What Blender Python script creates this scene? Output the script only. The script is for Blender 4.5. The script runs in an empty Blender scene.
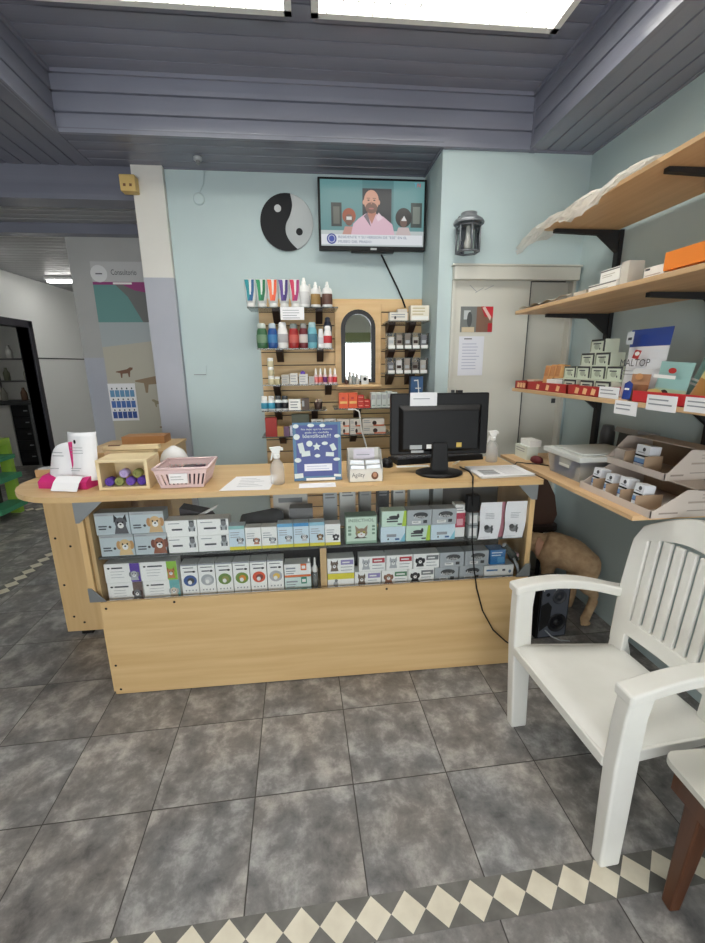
import bpy, math, random
from mathutils import Matrix, Vector
random.seed(7)
SC = bpy.context.scene
COL = SC.collection
PI = math.pi

# ------------------------------------------------------------------ materials
_mats = {}
def lin(c):
    return tuple(((v/255)/12.92 if v/255 <= .04045 else ((v/255+.055)/1.055)**2.4) for v in c)

def mat(rgb, rough=.5, metal=0, spec=.5, emit=0, alpha=1, trans=0):
    key = (tuple(rgb), rough, metal, spec, emit, alpha, trans)
    if key in _mats: return _mats[key]
    m = bpy.data.materials.new('paint'); m.use_nodes = True
    b = m.node_tree.nodes['Principled BSDF']
    c = lin(rgb) + (1,)
    b.inputs['Base Color'].default_value = c
    b.inputs['Roughness'].default_value = rough
    b.inputs['Metallic'].default_value = metal
    b.inputs['Specular IOR Level'].default_value = spec
    if trans: b.inputs['Transmission Weight'].default_value = trans
    if emit:
        b.inputs['Emission Color'].default_value = c
        b.inputs['Emission Strength'].default_value = emit; b.inputs['Base Color'].default_value = (.01,.01,.01,1)
    if alpha < 1: b.inputs['Alpha'].default_value = alpha
    _mats[key] = m
    return m

def N(nt, t, **kw):
    n = nt.nodes.new(t)
    for k, v in kw.items():
        if k.startswith('i_'): n.inputs[int(k[2:])].default_value = v
        else: setattr(n, k, v)
    return n

def noisy(name, c1, c2, scale=(8,8,8), rough=.5, bump=0, detail=4, lo=.35, hi=.65, spec=.5, distort=0, bscale=None):
    m = bpy.data.materials.new(name); m.use_nodes = True
    nt = m.node_tree; b = nt.nodes['Principled BSDF']; L = nt.links.new
    tc = N(nt, 'ShaderNodeNewGeometry'); mp = N(nt, 'ShaderNodeMapping')
    mp.inputs['Scale'].default_value = scale
    nz = N(nt, 'ShaderNodeTexNoise'); nz.inputs['Scale'].default_value = 1; nz.inputs['Detail'].default_value = detail
    nz.inputs['Distortion'].default_value = distort
    cr = N(nt, 'ShaderNodeValToRGB')
    cr.color_ramp.elements[0].position = lo; cr.color_ramp.elements[1].position = hi
    cr.color_ramp.elements[0].color = lin(c1)+(1,); cr.color_ramp.elements[1].color = lin(c2)+(1,)
    L(tc.outputs['Position'], mp.inputs['Vector']); L(mp.outputs[0], nz.inputs['Vector'])
    L(nz.outputs[0], cr.inputs[0]); L(cr.outputs[0], b.inputs['Base Color'])
    b.inputs['Roughness'].default_value = rough
    b.inputs['Specular IOR Level'].default_value = spec
    if bump:
        bp = N(nt, 'ShaderNodeBump'); bp.inputs['Strength'].default_value = bump; bp.inputs['Distance'].default_value = .004
        L(nz.outputs[0], bp.inputs['Height']); L(bp.outputs[0], b.inputs['Normal'])
    return m

def thin_glass(name, tint=(.97,.98,.98), ior=1.45, haze=0.0):
    m = bpy.data.materials.new(name); m.use_nodes = True
    nt = m.node_tree; L = nt.links.new
    nt.nodes.remove(nt.nodes['Principled BSDF'])
    out = nt.nodes['Material Output']
    tr = N(nt, 'ShaderNodeBsdfTransparent'); tr.inputs[0].default_value = tint+(1,)
    gl = N(nt, 'ShaderNodeBsdfGlossy'); gl.inputs['Roughness'].default_value = .02
    fr = N(nt, 'ShaderNodeFresnel'); fr.inputs['IOR'].default_value = ior
    mx = N(nt, 'ShaderNodeMixShader')
    L(fr.outputs[0], mx.inputs[0]); L(tr.outputs[0], mx.inputs[1]); L(gl.outputs[0], mx.inputs[2])
    last = mx
    if haze:
        df = N(nt, 'ShaderNodeBsdfDiffuse'); df.inputs[0].default_value = (.85,.88,.88,1)
        m2 = N(nt, 'ShaderNodeMixShader'); m2.inputs[0].default_value = haze
        L(mx.outputs[0], m2.inputs[1]); L(df.outputs[0], m2.inputs[2]); last = m2
    L(last.outputs[0], out.inputs['Surface'])
    return m

def film(name, rgb, a):
    m = bpy.data.materials.new(name); m.use_nodes = True
    nt = m.node_tree; L = nt.links.new
    nt.nodes.remove(nt.nodes['Principled BSDF']); out = nt.nodes['Material Output']
    tr = N(nt, 'ShaderNodeBsdfTransparent')
    df = N(nt, 'ShaderNodeBsdfDiffuse'); df.inputs[0].default_value = lin(rgb)+(1,)
    tl = N(nt, 'ShaderNodeBsdfTranslucent'); tl.inputs[0].default_value = lin(rgb)+(1,)
    m1 = N(nt, 'ShaderNodeMixShader'); m1.inputs[0].default_value = .4
    m2 = N(nt, 'ShaderNodeMixShader'); m2.inputs[0].default_value = a
    L(df.outputs[0], m1.inputs[1]); L(tl.outputs[0], m1.inputs[2])
    L(tr.outputs[0], m2.inputs[1]); L(m1.outputs[0], m2.inputs[2]); L(m2.outputs[0], out.inputs['Surface'])
    return m

WALL = noisy('aqua_wall_paint', (185,202,204), (190,207,208), (2.2,2.2,2.2), .6, .03)
CREAM = noisy('cream_wall_paint', (214,212,206), (220,218,212), (3,3,3), .6, .03)
GREYPAINT = noisy('grey_dado_paint', (168,171,182), (174,177,187), (3,3,3), .5, .03)
GREYWALL = noisy('grey_wall_paint', (168,168,166), (175,175,173), (3,3,3), .6, .03)
DOORPAINT = noisy('door_paint', (203,202,192), (210,209,199), (2,2,1), .45, .03)
MAPLE = noisy('maple_laminate', (202,167,116), (213,181,131), (1.6,30,30), .42, .02, 5)
MAPLEV = noisy('maple_laminate_upright', (202,167,116), (213,181,131), (30,30,1.6), .42, .02, 5)
SHELFWOOD = noisy('shelf_wood', (205,168,125), (219,184,140), (22,1.5,22), .5, .02, 5)
SLATWOOD = noisy('slatwall_wood', (220,182,130), (230,196,146), (2,20,20), .5, .02, 5)
PINE = noisy('pale_pine', (226,204,160), (236,216,174), (3,18,18), .55, .02, 5)
REDWOOD = noisy('reddish_wood', (74,44,28), (100,62,40), (18,18,2.5), .38, .03, 5)
SLAT = noisy('grey_pvc_slat', (130,132,146), (139,141,155), (1.5,1.5,1.5), .2, 0, 2)
SLATDARK = noisy('dark_pvc_slat', (114,116,129), (122,124,137), (1.5,1.5,1.5), .24, 0, 2)
SLATPALE = noisy('pale_pvc_slat', (150,150,152), (158,158,160), (1.5,1.5,1.5), .4, 0, 2)
CHAIRP = noisy('white_resin', (226,225,218), (232,231,225), (6,6,6), .38, .01)
FURM = noisy('tan_fur', (170,138,104), (198,168,132), (30,30,30), .85, .2, 6, .3, .7)
GLASS = thin_glass('clear_glass', (.985,.99,.99), 1.35)
ACRYL = thin_glass('clear_acrylic', (.93,.95,.95), haze=.12)
TUBP = film('cloudy_plastic', (226,229,227), .38)
SMOKE = thin_glass('shelf_glass', (.72,.78,.76), haze=.1)
FROST = film('frosted_bottle', (236,237,237), .34)
FILM = film('white_plastic_film', (232,230,224), .72)
WHITE = mat((236,236,232), .5); PAPER = mat((238,238,240), .7); CARD = mat((229,227,220), .6)
BLACK = mat((12,12,14), .45, spec=.3); BLACKM = mat((26,25,26), .6); GREY = mat((120,122,124), .5); LGREY = mat((176,180,182), .5)
DGREY = mat((62,64,66), .5); STEEL = mat((150,154,156), .38, .8); INK = mat((70,72,78), .7); INKL = mat((150,154,160), .7)
RED = mat((178,44,38), .5); ORANGE = mat((232,120,40), .5); BLUE = mat((34,74,160), .45); PURPLE = mat((92,62,160), .6)
YELLOW = mat((226,214,60), .5); GREEN = mat((98,168,70), .5); TEAL = mat((70,160,165), .5); PINK = mat((226,190,192), .5)
MAGENTA = mat((205,44,120), .5); BROWN = mat((110,72,48), .6); TAN = mat((205,165,115), .6); MIRROR = mat((235,238,238), .02, 1)
LBLUE = mat((150,195,220), .5); DKBROWN = mat((56,36,28), .6); OLIVE = mat((150,156,104), .5)

# ------------------------------------------------------------------ mesh builder
_txt = {}
def text_geo(s):
    if s in _txt: return _txt[s]
    cu = bpy.data.curves.new('t', 'FONT'); cu.body = s; cu.size = 1; cu.resolution_u = 2
    ob = bpy.data.objects.new('t', cu); COL.objects.link(ob)
    dg = bpy.context.evaluated_depsgraph_get(); dg.update()
    me = bpy.data.meshes.new_from_object(ob.evaluated_get(dg))
    vs = [(v.co.x, v.co.y) for v in me.vertices]; fs = [tuple(p.vertices) for p in me.polygons]
    bpy.data.objects.remove(ob); bpy.data.curves.remove(cu); bpy.data.meshes.remove(me)
    x0 = min(v[0] for v in vs); x1 = max(v[0] for v in vs)
    _txt[s] = ([(x-x0, y) for x, y in vs], fs, x1-x0)
    return _txt[s]

class MB:
    def __init__(s, T=None): s.v=[]; s.f=[]; s.mi=[]; s.sm=[]; s.mats=[]; s.T=T or Matrix()
    def add(s, vs, fs, m, smooth=False):
        k = len(s.v); s.v += [s.T @ Vector(v) for v in vs]
        if m not in s.mats: s.mats.append(m)
        i = s.mats.index(m)
        for f in fs: s.f.append([k+j for j in f]); s.mi.append(i); s.sm.append(smooth)
        return s
    def box(s, x0, x1, y0, y1, z0, z1, m):
        v=[(x0,y0,z0),(x1,y0,z0),(x1,y1,z0),(x0,y1,z0),(x0,y0,z1),(x1,y0,z1),(x1,y1,z1),(x0,y1,z1)]
        return s.add(v,[(0,3,2,1),(4,5,6,7),(0,1,5,4),(1,2,6,5),(2,3,7,6),(3,0,4,7)],m)
    def obox(s, M, x0, x1, y0, y1, z0, z1, m):
        T=s.T; s.T=T@M; s.box(x0,x1,y0,y1,z0,z1,m); s.T=T; return s
    def hexa(s, b, t, m):           # four bottom points, four top points
        return s.add(list(b)+list(t),[(0,3,2,1),(4,5,6,7),(0,1,5,4),(1,2,6,5),(2,3,7,6),(3,0,4,7)],m)
    def prism(s, pts, ax, a, b, m, smooth=False):   # polygon extruded along axis ax
        def P(p,t):
            return (t,p[0],p[1]) if ax=='x' else ((p[0],t,p[1]) if ax=='y' else (p[0],p[1],t))
        n=len(pts); v=[P(p,a) for p in pts]+[P(p,b) for p in pts]
        fs=[tuple(range(n))[::-1],tuple(range(n,2*n))]
        s.add(v,fs,m); 
        return s.add(v,[(i,(i+1)%n,n+(i+1)%n,n+i) for i in range(n)],m,smooth)
    def lathe(s, prof, m, c=(0,0,0), n=20, sx=1, sy=1, smooth=True):
        v=[]; k=len(prof)
        for i in range(n):
            a=2*PI*i/n
            for r,z in prof: v.append((c[0]+r*math.cos(a)*sx, c[1]+r*math.sin(a)*sy, c[2]+z))
        fs=[]
        for i in range(n):
            j=(i+1)%n
            for q in range(k-1): fs.append((i*k+q, j*k+q, j*k+q+1, i*k+q+1))
        s.add(v,fs,m,smooth)
        s.add([v[i*k] for i in range(n)],[tuple(range(n))[::-1]],m)
        s.add([v[i*k+k-1] for i in range(n)],[tuple(range(n))],m)
        return s
    def tube(s, pts, r, m, n=8):
        pts=[Vector(p) for p in pts]; v=[]; fs=[]
        for i,p in enumerate(pts):
            d=(pts[min(i+1,len(pts)-1)]-pts[max(i-1,0)]).normalized()
            a=d.cross(Vector((.13,.21,.97)));
            if a.length<.05: a=d.cross(Vector((1,0,0)))
            a.normalize(); b=d.cross(a); rr=r[i] if isinstance(r,(list,tuple)) else r
            for k in range(n):
                t=2*PI*k/n; v.append(p+a*rr*math.cos(t)+b*rr*math.sin(t))
        for i in range(len(pts)-1):
            for k in range(n): fs.append((i*n+k,i*n+(k+1)%n,(i+1)*n+(k+1)%n,(i+1)*n+k))
        fs.append(tuple(range(n))[::-1]); e=(len(pts)-1)*n; fs.append(tuple(range(e,e+n)))
        return s.add(v,fs,m,True)
    # printed marks on a face that looks along -y (local x to the right, z up)
    def rect(s, x0, x1, z0, z1, m, k=1, y=0): 
        yy=y-.0006*k; return s.add([(x0,yy,z0),(x1,yy,z0),(x1,yy,z1),(x0,yy,z1)],[(0,1,2,3)],m)
    def poly(s, pts, m, k=1, y=0):
        yy=y-.0006*k; return s.add([(p[0],yy,p[1]) for p in pts],[tuple(range(len(pts)))],m)
    def ell(s, cx, cz, rx, rz, m, k=1, y=0, n=20, a0=0, a1=2*PI):
        return s.poly([(cx+rx*math.cos(a0+(a1-a0)*i/n), cz+rz*math.sin(a0+(a1-a0)*i/n)) for i in range(n+(0 if a1-a0>6.2 else 1))], m, k, y)
    def text(s, t, x, z, h, m, k=1, y=0, w=None, center=False, squash=None):
        vs,fs,W=text_geo(t); sz=h/.7; sx=sz
        if w: sx=w/W
        if center: x-=W*sx/2
        yy=y-.0006*k
        return s.add([(x+a*sx,yy,z+b*sz) for a,b in vs],fs,m)
    def lines(s, x0, x1, z1, n, dz, m, k=1, y=0, th=.35):
        for i in range(n):
            e=x1-(x1-x0)*random.uniform(0,.25); s.rect(x0,e,z1-i*dz-dz*th,z1-i*dz,m,k,y)
        return s
    def build(s, name, parent=None, bevel=0, seg=2, keep=False, sub=0):
        me=bpy.data.meshes.new(name)
        lo=Vector([min(v[i] for v in s.v) for i in range(3)]); hi=Vector([max(v[i] for v in s.v) for i in range(3)])
        if parent is not None:
            p=parent; off=Vector(p.location)
            while p.parent is not None: p=p.parent; off+=Vector(p.location)
        else: off=Vector(((lo.x+hi.x)/2,(lo.y+hi.y)/2,lo.z))
        if keep: off=Vector()
        me.from_pydata([v-off for v in s.v],[],s.f)
        for m in s.mats: me.materials.append(m)
        me.polygons.foreach_set('material_index',s.mi); me.polygons.foreach_set('use_smooth',s.sm); me.update()
        o=bpy.data.objects.new(name,me); COL.objects.link(o)
        if parent is not None: o.parent=parent
        else: o.location=off
        if bevel:
            b=o.modifiers.new('b','BEVEL'); b.width=bevel; b.segments=seg; b.limit_method='ANGLE'; b.angle_limit=.7
        return o

def tag(o, label, cat, group=None):
    o['label']=label; o['category']=cat
    if group: o['group']=group
    return o
def thing(name, label, cat, loc, group=None):
    o=bpy.data.objects.new(name,None); o.empty_display_size=.05; COL.objects.link(o); o.location=loc
    return tag(o,label,cat,group)
def struct(o): o['kind']='structure'; return o
def kids(o): return [c for c in bpy.data.objects if c.parent==o]
def dup(o, loc, label=None, par=None):
    c=o.copy(); COL.objects.link(c)
    if par: c.parent=par
    else: c.location=loc
    if label: c['label']=label
    for ch in kids(o): dup(ch,None,None,c)
    return c
def TF(X,Y,Z,a=0): return Matrix.Translation((X,Y,Z))@Matrix.Rotation(math.radians(a),4,'Z')

# ------------------------------------------------------------------ camera
F,PIT,YAW,ROL,CH=425.735,.2475,.0969,-.0111,1.5
w=Vector((math.sin(YAW)*math.cos(PIT),math.cos(YAW)*math.cos(PIT),-math.sin(PIT)))
r0=Vector((math.cos(YAW),-math.sin(YAW),0)); u0=r0.cross(w)
c_,s_=math.cos(ROL),math.sin(ROL)
rr=c_*r0+s_*u0; uu=-s_*r0+c_*u0
cd=bpy.data.cameras.new('camera'); cam=bpy.data.objects.new('camera',cd); COL.objects.link(cam)
cam.matrix_world=Matrix(((rr.x,uu.x,-w.x,0),(rr.y,uu.y,-w.y,0),(rr.z,uu.z,-w.z,CH),(0,0,0,1)))
cd.sensor_fit='VERTICAL'; cd.sensor_height=36; cd.sensor_width=36; cd.lens=F*36/943; cd.clip_start=.02
SC.camera=cam

# ------------------------------------------------------------------ setting: floor
RT=.0273                                         # the tiling is turned a little against the counter
TS,OX,OY,BY,BW=.3536,-.9175,1.2289,.886,.102
def floor_material():
    m=bpy.data.materials.new('slate_tiles'); m.use_nodes=True
    nt=m.node_tree; L=nt.links.new; b=nt.nodes['Principled BSDF']
    tc=N(nt,'ShaderNodeTexCoord')
    mp=N(nt,'ShaderNodeMapping'); mp.inputs['Location'].default_value=(-OX/TS+40,-OY/TS+40,0); mp.inputs['Scale'].default_value=(1/TS,1/TS,1)
    L(tc.outputs['Object'],mp.inputs[0])
    sp=N(nt,'ShaderNodeSeparateXYZ'); L(mp.outputs[0],sp.inputs[0])
    def edge(o):
        fr=N(nt,'ShaderNodeMath',operation='FRACT'); L(o,fr.inputs[0])
        a=N(nt,'ShaderNodeMath',operation='SUBTRACT',i_1=.5); L(fr.outputs[0],a.inputs[0])
        ab=N(nt,'ShaderNodeMath',operation='ABSOLUTE'); L(a.outputs[0],ab.inputs[0])
        return ab.outputs[0]
    mx=N(nt,'ShaderNodeMath',operation='MAXIMUM'); L(edge(sp.outputs[0]),mx.inputs[0]); L(edge(sp.outputs[1]),mx.inputs[1])
    gr=N(nt,'ShaderNodeMapRange'); gr.inputs[1].default_value=.4925; gr.inputs[2].default_value=.4965; L(mx.outputs[0],gr.inputs[0])
    fl=N(nt,'ShaderNodeVectorMath',operation='FLOOR'); L(mp.outputs[0],fl.inputs[0])
    wn=N(nt,'ShaderNodeTexWhiteNoise',noise_dimensions='3D'); L(fl.outputs[0],wn.inputs[0])
    off=N(nt,'ShaderNodeVectorMath',operation='MULTIPLY_ADD'); off.inputs[1].default_value=(7,7,7)
    L(wn.outputs[1],off.inputs[0]); L(tc.outputs['Object'],off.inputs[2])
    n1=N(nt,'ShaderNodeTexNoise'); n1.inputs['Scale'].default_value=9; n1.inputs['Detail'].default_value=9; n1.inputs['Roughness'].default_value=.68; n1.inputs['Distortion'].default_value=.15
    n2=N(nt,'ShaderNodeTexNoise'); n2.inputs['Scale'].default_value=3.2; n2.inputs['Detail'].default_value=3
    L(off.outputs[0],n1.inputs['Vector']); L(off.outputs[0],n2.inputs['Vector'])
    cr=N(nt,'ShaderNodeValToRGB'); e=cr.color_ramp.elements
    e[0].position=.3; e[0].color=lin((88,87,87))+(1,); e[1].position=.72; e[1].color=lin((196,193,189))+(1,)
    k=e.new(.5); k.color=lin((131,129,127))+(1,)
    L(n1.outputs[0],cr.inputs[0])
    c2=N(nt,'ShaderNodeValToRGB'); e=c2.color_ramp.elements
    e[0].position=.35; e[0].color=(.90,.92,.95,1); e[1].position=.65; e[1].color=(1.0,.955,.92,1)
    L(n2.outputs[0],c2.inputs[0])
    mu=N(nt,'ShaderNodeMix',data_type='RGBA',blend_type='MULTIPLY'); mu.inputs[0].default_value=1
    L(cr.outputs[0],mu.inputs[6]); L(c2.outputs[0],mu.inputs[7])
    mg=N(nt,'ShaderNodeMix',data_type='RGBA'); L(gr.outputs[0],mg.inputs[0]); L(mu.outputs[2],mg.inputs[6]); mg.inputs[7].default_value=lin((58,54,50))+(1,)
    L(mg.outputs[2],b.inputs['Base Color'])
    rm=N(nt,'ShaderNodeMapRange'); rm.inputs[3].default_value=.3; rm.inputs[4].default_value=.55; L(n1.outputs[0],rm.inputs[0]); L(rm.outputs[0],b.inputs['Roughness'])
    hs=N(nt,'ShaderNodeMath',operation='MULTIPLY_ADD',i_1=-1.5); L(gr.outputs[0],hs.inputs[0]); L(n1.outputs[0],hs.inputs[2])
    bp=N(nt,'ShaderNodeBump'); bp.inputs['Strength'].default_value=.35; bp.inputs['Distance'].default_value=.003
    L(hs.outputs[0],bp.inputs['Height']); L(bp.outputs[0],b.inputs['Normal'])
    return m
fm=MB(); fm.box(-6,2.6,-3.2,9,-.1,0,floor_material())
fo=struct(fm.build('floor',keep=True)); fo.rotation_euler.z=RT
RB=Matrix.Rotation(RT,4,'Z')
DGR=noisy('border_grey',(92,90,86),(112,110,105),(14,14,14),.4,.05); DCR=noisy('border_cream',(214,206,186),(228,221,202),(14,14,14),.4,.05)
def border(name, p0, axis, n, step=.1):
    m=MB(RB); L=n*step
    if axis=='x': m.box(p0[0],p0[0]+L,p0[1]-BW,p0[1],-.02,.0012,DGR)
    else: m.box(p0[0]-BW,p0[0],p0[1],p0[1]+L,-.02,.0012,DGR)
    for i in range(n):
        if axis=='x': cx,cy=p0[0]+(i+.5)*step,p0[1]-BW/2
        else: cx,cy=p0[0]-BW/2,p0[1]+(i+.5)*step
        h=.0495; m.prism([(cx-h,cy),(cx,cy-h),(cx+h,cy),(cx,cy+h)],'z',-.01,.0018,DCR)
    return struct(m.build(name))
border('trim_1',(-2.1,BY),'x',38); border('trim_2',(-2.03,.886),'y',39); border('trim_3',(-3.1,4.86),'x',11)

# ------------------------------------------------------------------ setting: walls
ZS,ZR=2.68,2.95; XR=1.70
m=MB(); m.box(-.846,.90,3.10,3.25,0,3.05,WALL); struct(m.build('wall_back',bevel=.004))
m=MB(); m.box(-1.03,-.846,3.06,3.25,2.05,3.05,CREAM); m.box(-1.03,-.846,3.06,3.25,0,2.05,GREYPAINT); struct(m.build('wall_pier'))
m=MB(); Yc=2.72
m.box(.80,.90,Yc,3.10,0,3.05,WALL); m.box(.90,1.70,Yc,Yc+.1,2.06,3.05,WALL); m.box(.885,1.70,Yc+.1,Yc+.12,0,2.2,DGREY); m.box(1.675,1.70,Yc,Yc+.1,0,2.06,WALL)
struct(m.build('wall_closet'))
m=MB(); m.box(XR,XR+.12,-2.8,Yc+.12,0,3.05,WALL); struct(m.build('wall_right'))
m=MB(); m.box(-1.80,-1.03,3.75,3.95,1.57,2.5,GREYWALL); m.box(-1.80,-1.03,3.75,3.95,0,1.57,GREYPAINT); m.box(-1.03,-.846,3.25,3.95,0,2.5,GREYWALL); struct(m.build('wall_partition'))
m=MB(); WW=mat((228,229,226),.35)
m.box(-3.37,-3.25,-2.8,4.6,0,3.05,WW); m.box(-3.37,-3.25,5.58,8.6,0,2.7,WW); m.box(-3.37,-3.25,4.6,5.58,1.99,2.7,WW)
m.box(-3.25,-3.244,5.66,8.6,1.6,1.615,DGREY)
struct(m.build('wall_left'))
m=MB(); m.box(-3.25,-.8,8.6,8.7,0,2.6,WW); struct(m.build('wall_far'))
m=MB(); m.box(-.846,-.80,3.95,8.6,0,2.6,WW); struct(m.build('wall_corridor'))
m=MB(); m.box(-6.2,-6.1,4,8.7,0,2.6,WW); m.box(-6.1,-3.37,8.6,8.7,0,2.6,WW); m.box(-6.1,-3.37,4.0,4.1,0,2.6,WW); struct(m.build('wall_side_room'))
# front of the shop, behind the viewer, with its display window
m=MB(); FC=mat((226,222,206),.6)
m.box(-3.25,XR,-2.8,-2.7,0,.35,FC); m.box(-3.25,XR,-2.8,-2.7,2.1,3.05,FC); m.box(-3.25,-2.6,-2.8,-2.7,.35,2.1,FC); m.box(1.55,XR,-2.8,-2.7,.35,2.1,FC)
m.box(-3.25,XR,-2.7,-2.68,1.92,2.1,OLIVE)
struct(m.build('wall_front'))
o=thing('window_1','wide shop window at the front','window',(-.5,-2.75,.35)); struct(o); del o['label'],o['category']
m=MB()
for x in (-2.6,-1.24,.12,1.49): m.box(x,x+.06,-2.79,-2.72,.35,2.1,WHITE)
m.box(-2.6,1.55,-2.79,-2.72,.35,.41,WHITE); m.box(-2.6,1.55,-2.79,-2.72,1.9,2.1,WHITE)
m.build('window_frame',o)
m=MB(); m.box(-2.54,1.49,-2.76,-2.754,.41,1.9,GLASS); m.build('pane',o)
# door frame in the white wall
m=MB(); DF=mat((40,38,46),.4)
m.box(-3.38,-3.235,5.58,5.66,0,2.02,DF); m.box(-3.38,-3.235,4.52,4.6,0,2.02,DF); m.box(-3.38,-3.235,4.52,5.66,1.95,2.03,DF); struct(m.build('door_2',bevel=.004))

# closet sliding door
o=bpy.data.objects.new('door_1',None); COL.objects.link(o); o.location=(1.28,Yc,0); struct(o)
m=MB(); m.box(.885,1.68,Yc-.045,Yc,1.985,2.06,DOORPAINT); m.box(.875,1.69,Yc-.05,Yc,2.06,2.072,DOORPAINT); m.build('header_rail',o,bevel=.004)
m=MB(); m.box(.885,.905,Yc-.02,Yc+.06,0,1.985,DOORPAINT); m.box(1.655,1.675,Yc-.02,Yc+.06,0,1.985,DOORPAINT); m.build('jamb',o,bevel=.003)
m=MB(); m.box(.908,1.385,Yc-.005,Yc+.025,.01,1.985,DOORPAINT)
for x,z,a in ((1.02,1.94,40),(1.06,1.93,-30),(1.12,1.945,-25)): m.obox(TF(x,Yc-.0058,z)@Matrix.Rotation(math.radians(a),4,'Y'),-.03,.03,0,.0006,-.0015,.0015,INKL)
m.lathe([(.007,0),(.006,.006)],BLACK,n=10); m.v=m.v
d=m.build('door_panel',o)
m=MB(); m.box(1.36,1.655,Yc+.035,Yc+.06,.01,1.985,DOORPAINT); m.build('door_panel',o)
m=MB(); m.box(.905,.93,Yc-.012,Yc-.005,1.30,1.33,DGREY); m.box(1.62,1.645,Yc+.028,Yc+.035,1.23,1.26,DGREY); m.build('lock',o)
m=MB(); m.box(1.385,1.392,Yc-.004,Yc+.036,.01,1.985,DGREY); m.build('door_edge',o)

# ------------------------------------------------------------------ setting: slatted ceiling
def slats(m, P, U, V, Nn, lu, lv, pitch, mt, g=.005, d=.022):
    P,U,V,Nn=map(Vector,(P,U,V,Nn)); n=max(1,round(lv/pitch)); p=lv/n
    pr=[]
    for i in range(n): pr+=[(i*p,-d),(i*p+g,-.0022),(i*p+p*.3,-.0004),(i*p+p*.5,0),(i*p+p*.7,-.0004),((i+1)*p-g,-.0022),((i+1)*p,-d)]
    v=[]
    for a,b in pr: v.append(P+V*a+Nn*b); v.append(P+V*a+Nn*b+U*lu)
    fs=[(2*i,2*i+1,2*i+3,2*i+2) for i in range(len(pr)-1)]
    m.add(v,fs,mt)
XA,XB,YA,YB=-1.25,1.31,-1.6,2.70
m=MB()
slats(m,(XA,YA,ZR),(1,0,0),(0,1,0),(0,0,-1),XB-XA,YB-YA,.1,SLAT)
slats(m,(XA,YB,ZS),(1,0,0),(0,0,1),(0,-1,0),XB-XA,ZR-ZS,.09,SLAT)
slats(m,(XA,YA,ZS),(1,0,0),(0,0,1),(0,1,0),XB-XA,ZR-ZS,.09,SLAT)
slats(m,(XA,YA,ZS),(0,1,0),(0,0,1),(1,0,0),YB-YA,ZR-ZS,.09,SLAT)
slats(m,(XB,YA,ZS),(0,1,0),(0,0,1),(-1,0,0),YB-YA,ZR-ZS,.09,SLAT)
slats(m,(XB,-2.7,ZS),(0,1,0),(1,0,0),(0,0,-1),Yc+2.7,XR-XB,.098,SLAT)
slats(m,(-3.25,-2.7,ZS),(0,1,0),(1,0,0),(0,0,-1),5.8,XA+3.25,.1,SLATDARK)
slats(m,(XA,YB,ZS),(1,0,0),(0,1,0),(0,0,-1),.80-XA,.40,.1,SLATDARK)
slats(m,(-1.25,-2.7,ZS),(1,0,0),(0,1,0),(0,0,-1),2.56,YA+2.7,.1,SLAT)
m.box(XA,XB,YB-.014,YB,ZR-.016,ZR+.01,SLAT); m.box(XB-.014,XB,YA,YB,ZR-.016,ZR+.01,SLAT); m.box(XA,XA+.014,YA,YB,ZR-.016,ZR+.01,SLAT); m.box(XB-.002,XB+.03,YB-.014,YB+.02,ZS-.01,ZR,SLAT); m.box(XB,XR,Yc-.014,Yc+.001,ZS-.008,ZS+.02,SLAT); m.box(.80,XB+.02,YB-.004,Yc+.001,ZS-.008,ZS+.02,SLAT); m.box(-.846,.80,3.086,3.101,ZS-.004,ZS+.02,SLATDARK); m.box(XR-.014,XR+.001,-2.7,Yc,ZS-.006,ZS+.02,SLAT); m.box(.785,.801,Yc,3.10,ZS-.006,ZS+.02,SLATDARK);
m.box(XA,XB,YB-.012,YB,ZS-.006,ZS+.012,SLAT); m.box(XB-.012,XB,YA,YB,ZS-.006,ZS+.012,SLAT); m.box(XA,XA+.012,YA,YB,ZS-.006,ZS+.012,SLAT)
m.box(-3.4,1.85,-2.8,3.26,3.02,3.1,SLATDARK)
struct(m.build('ceiling'))
m=MB()
slats(m,(-3.25,3.098,2.5),(1,0,0),(0,0,1),(0,-1,0),2.22,.185,.09,SLATDARK)
m.box(-3.25,-1.03,3.10,3.26,2.5,3.05,SLATDARK)
m.box(-3.25,-1.03,3.66,3.76,2.455,2.6,SLATDARK)
struct(m.build('trim_4'))
m=MB()
slats(m,(-3.25,3.2,2.52),(1,0,0),(0,1,0),(0,0,-1),2.45,.46,.1,SLATPALE)
slats(m,(-3.25,3.76,2.52),(1,0,0),(0,1,0),(0,0,-1),2.45,4.84,.1,SLATPALE)
m.box(-6.1,-3.37,4,8.6,2.5,2.55,WHITE); m.box(-3.3,-.8,3.2,8.6,2.56,2.6,SLATPALE)
struct(m.build('ceiling_corridor'))

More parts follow.
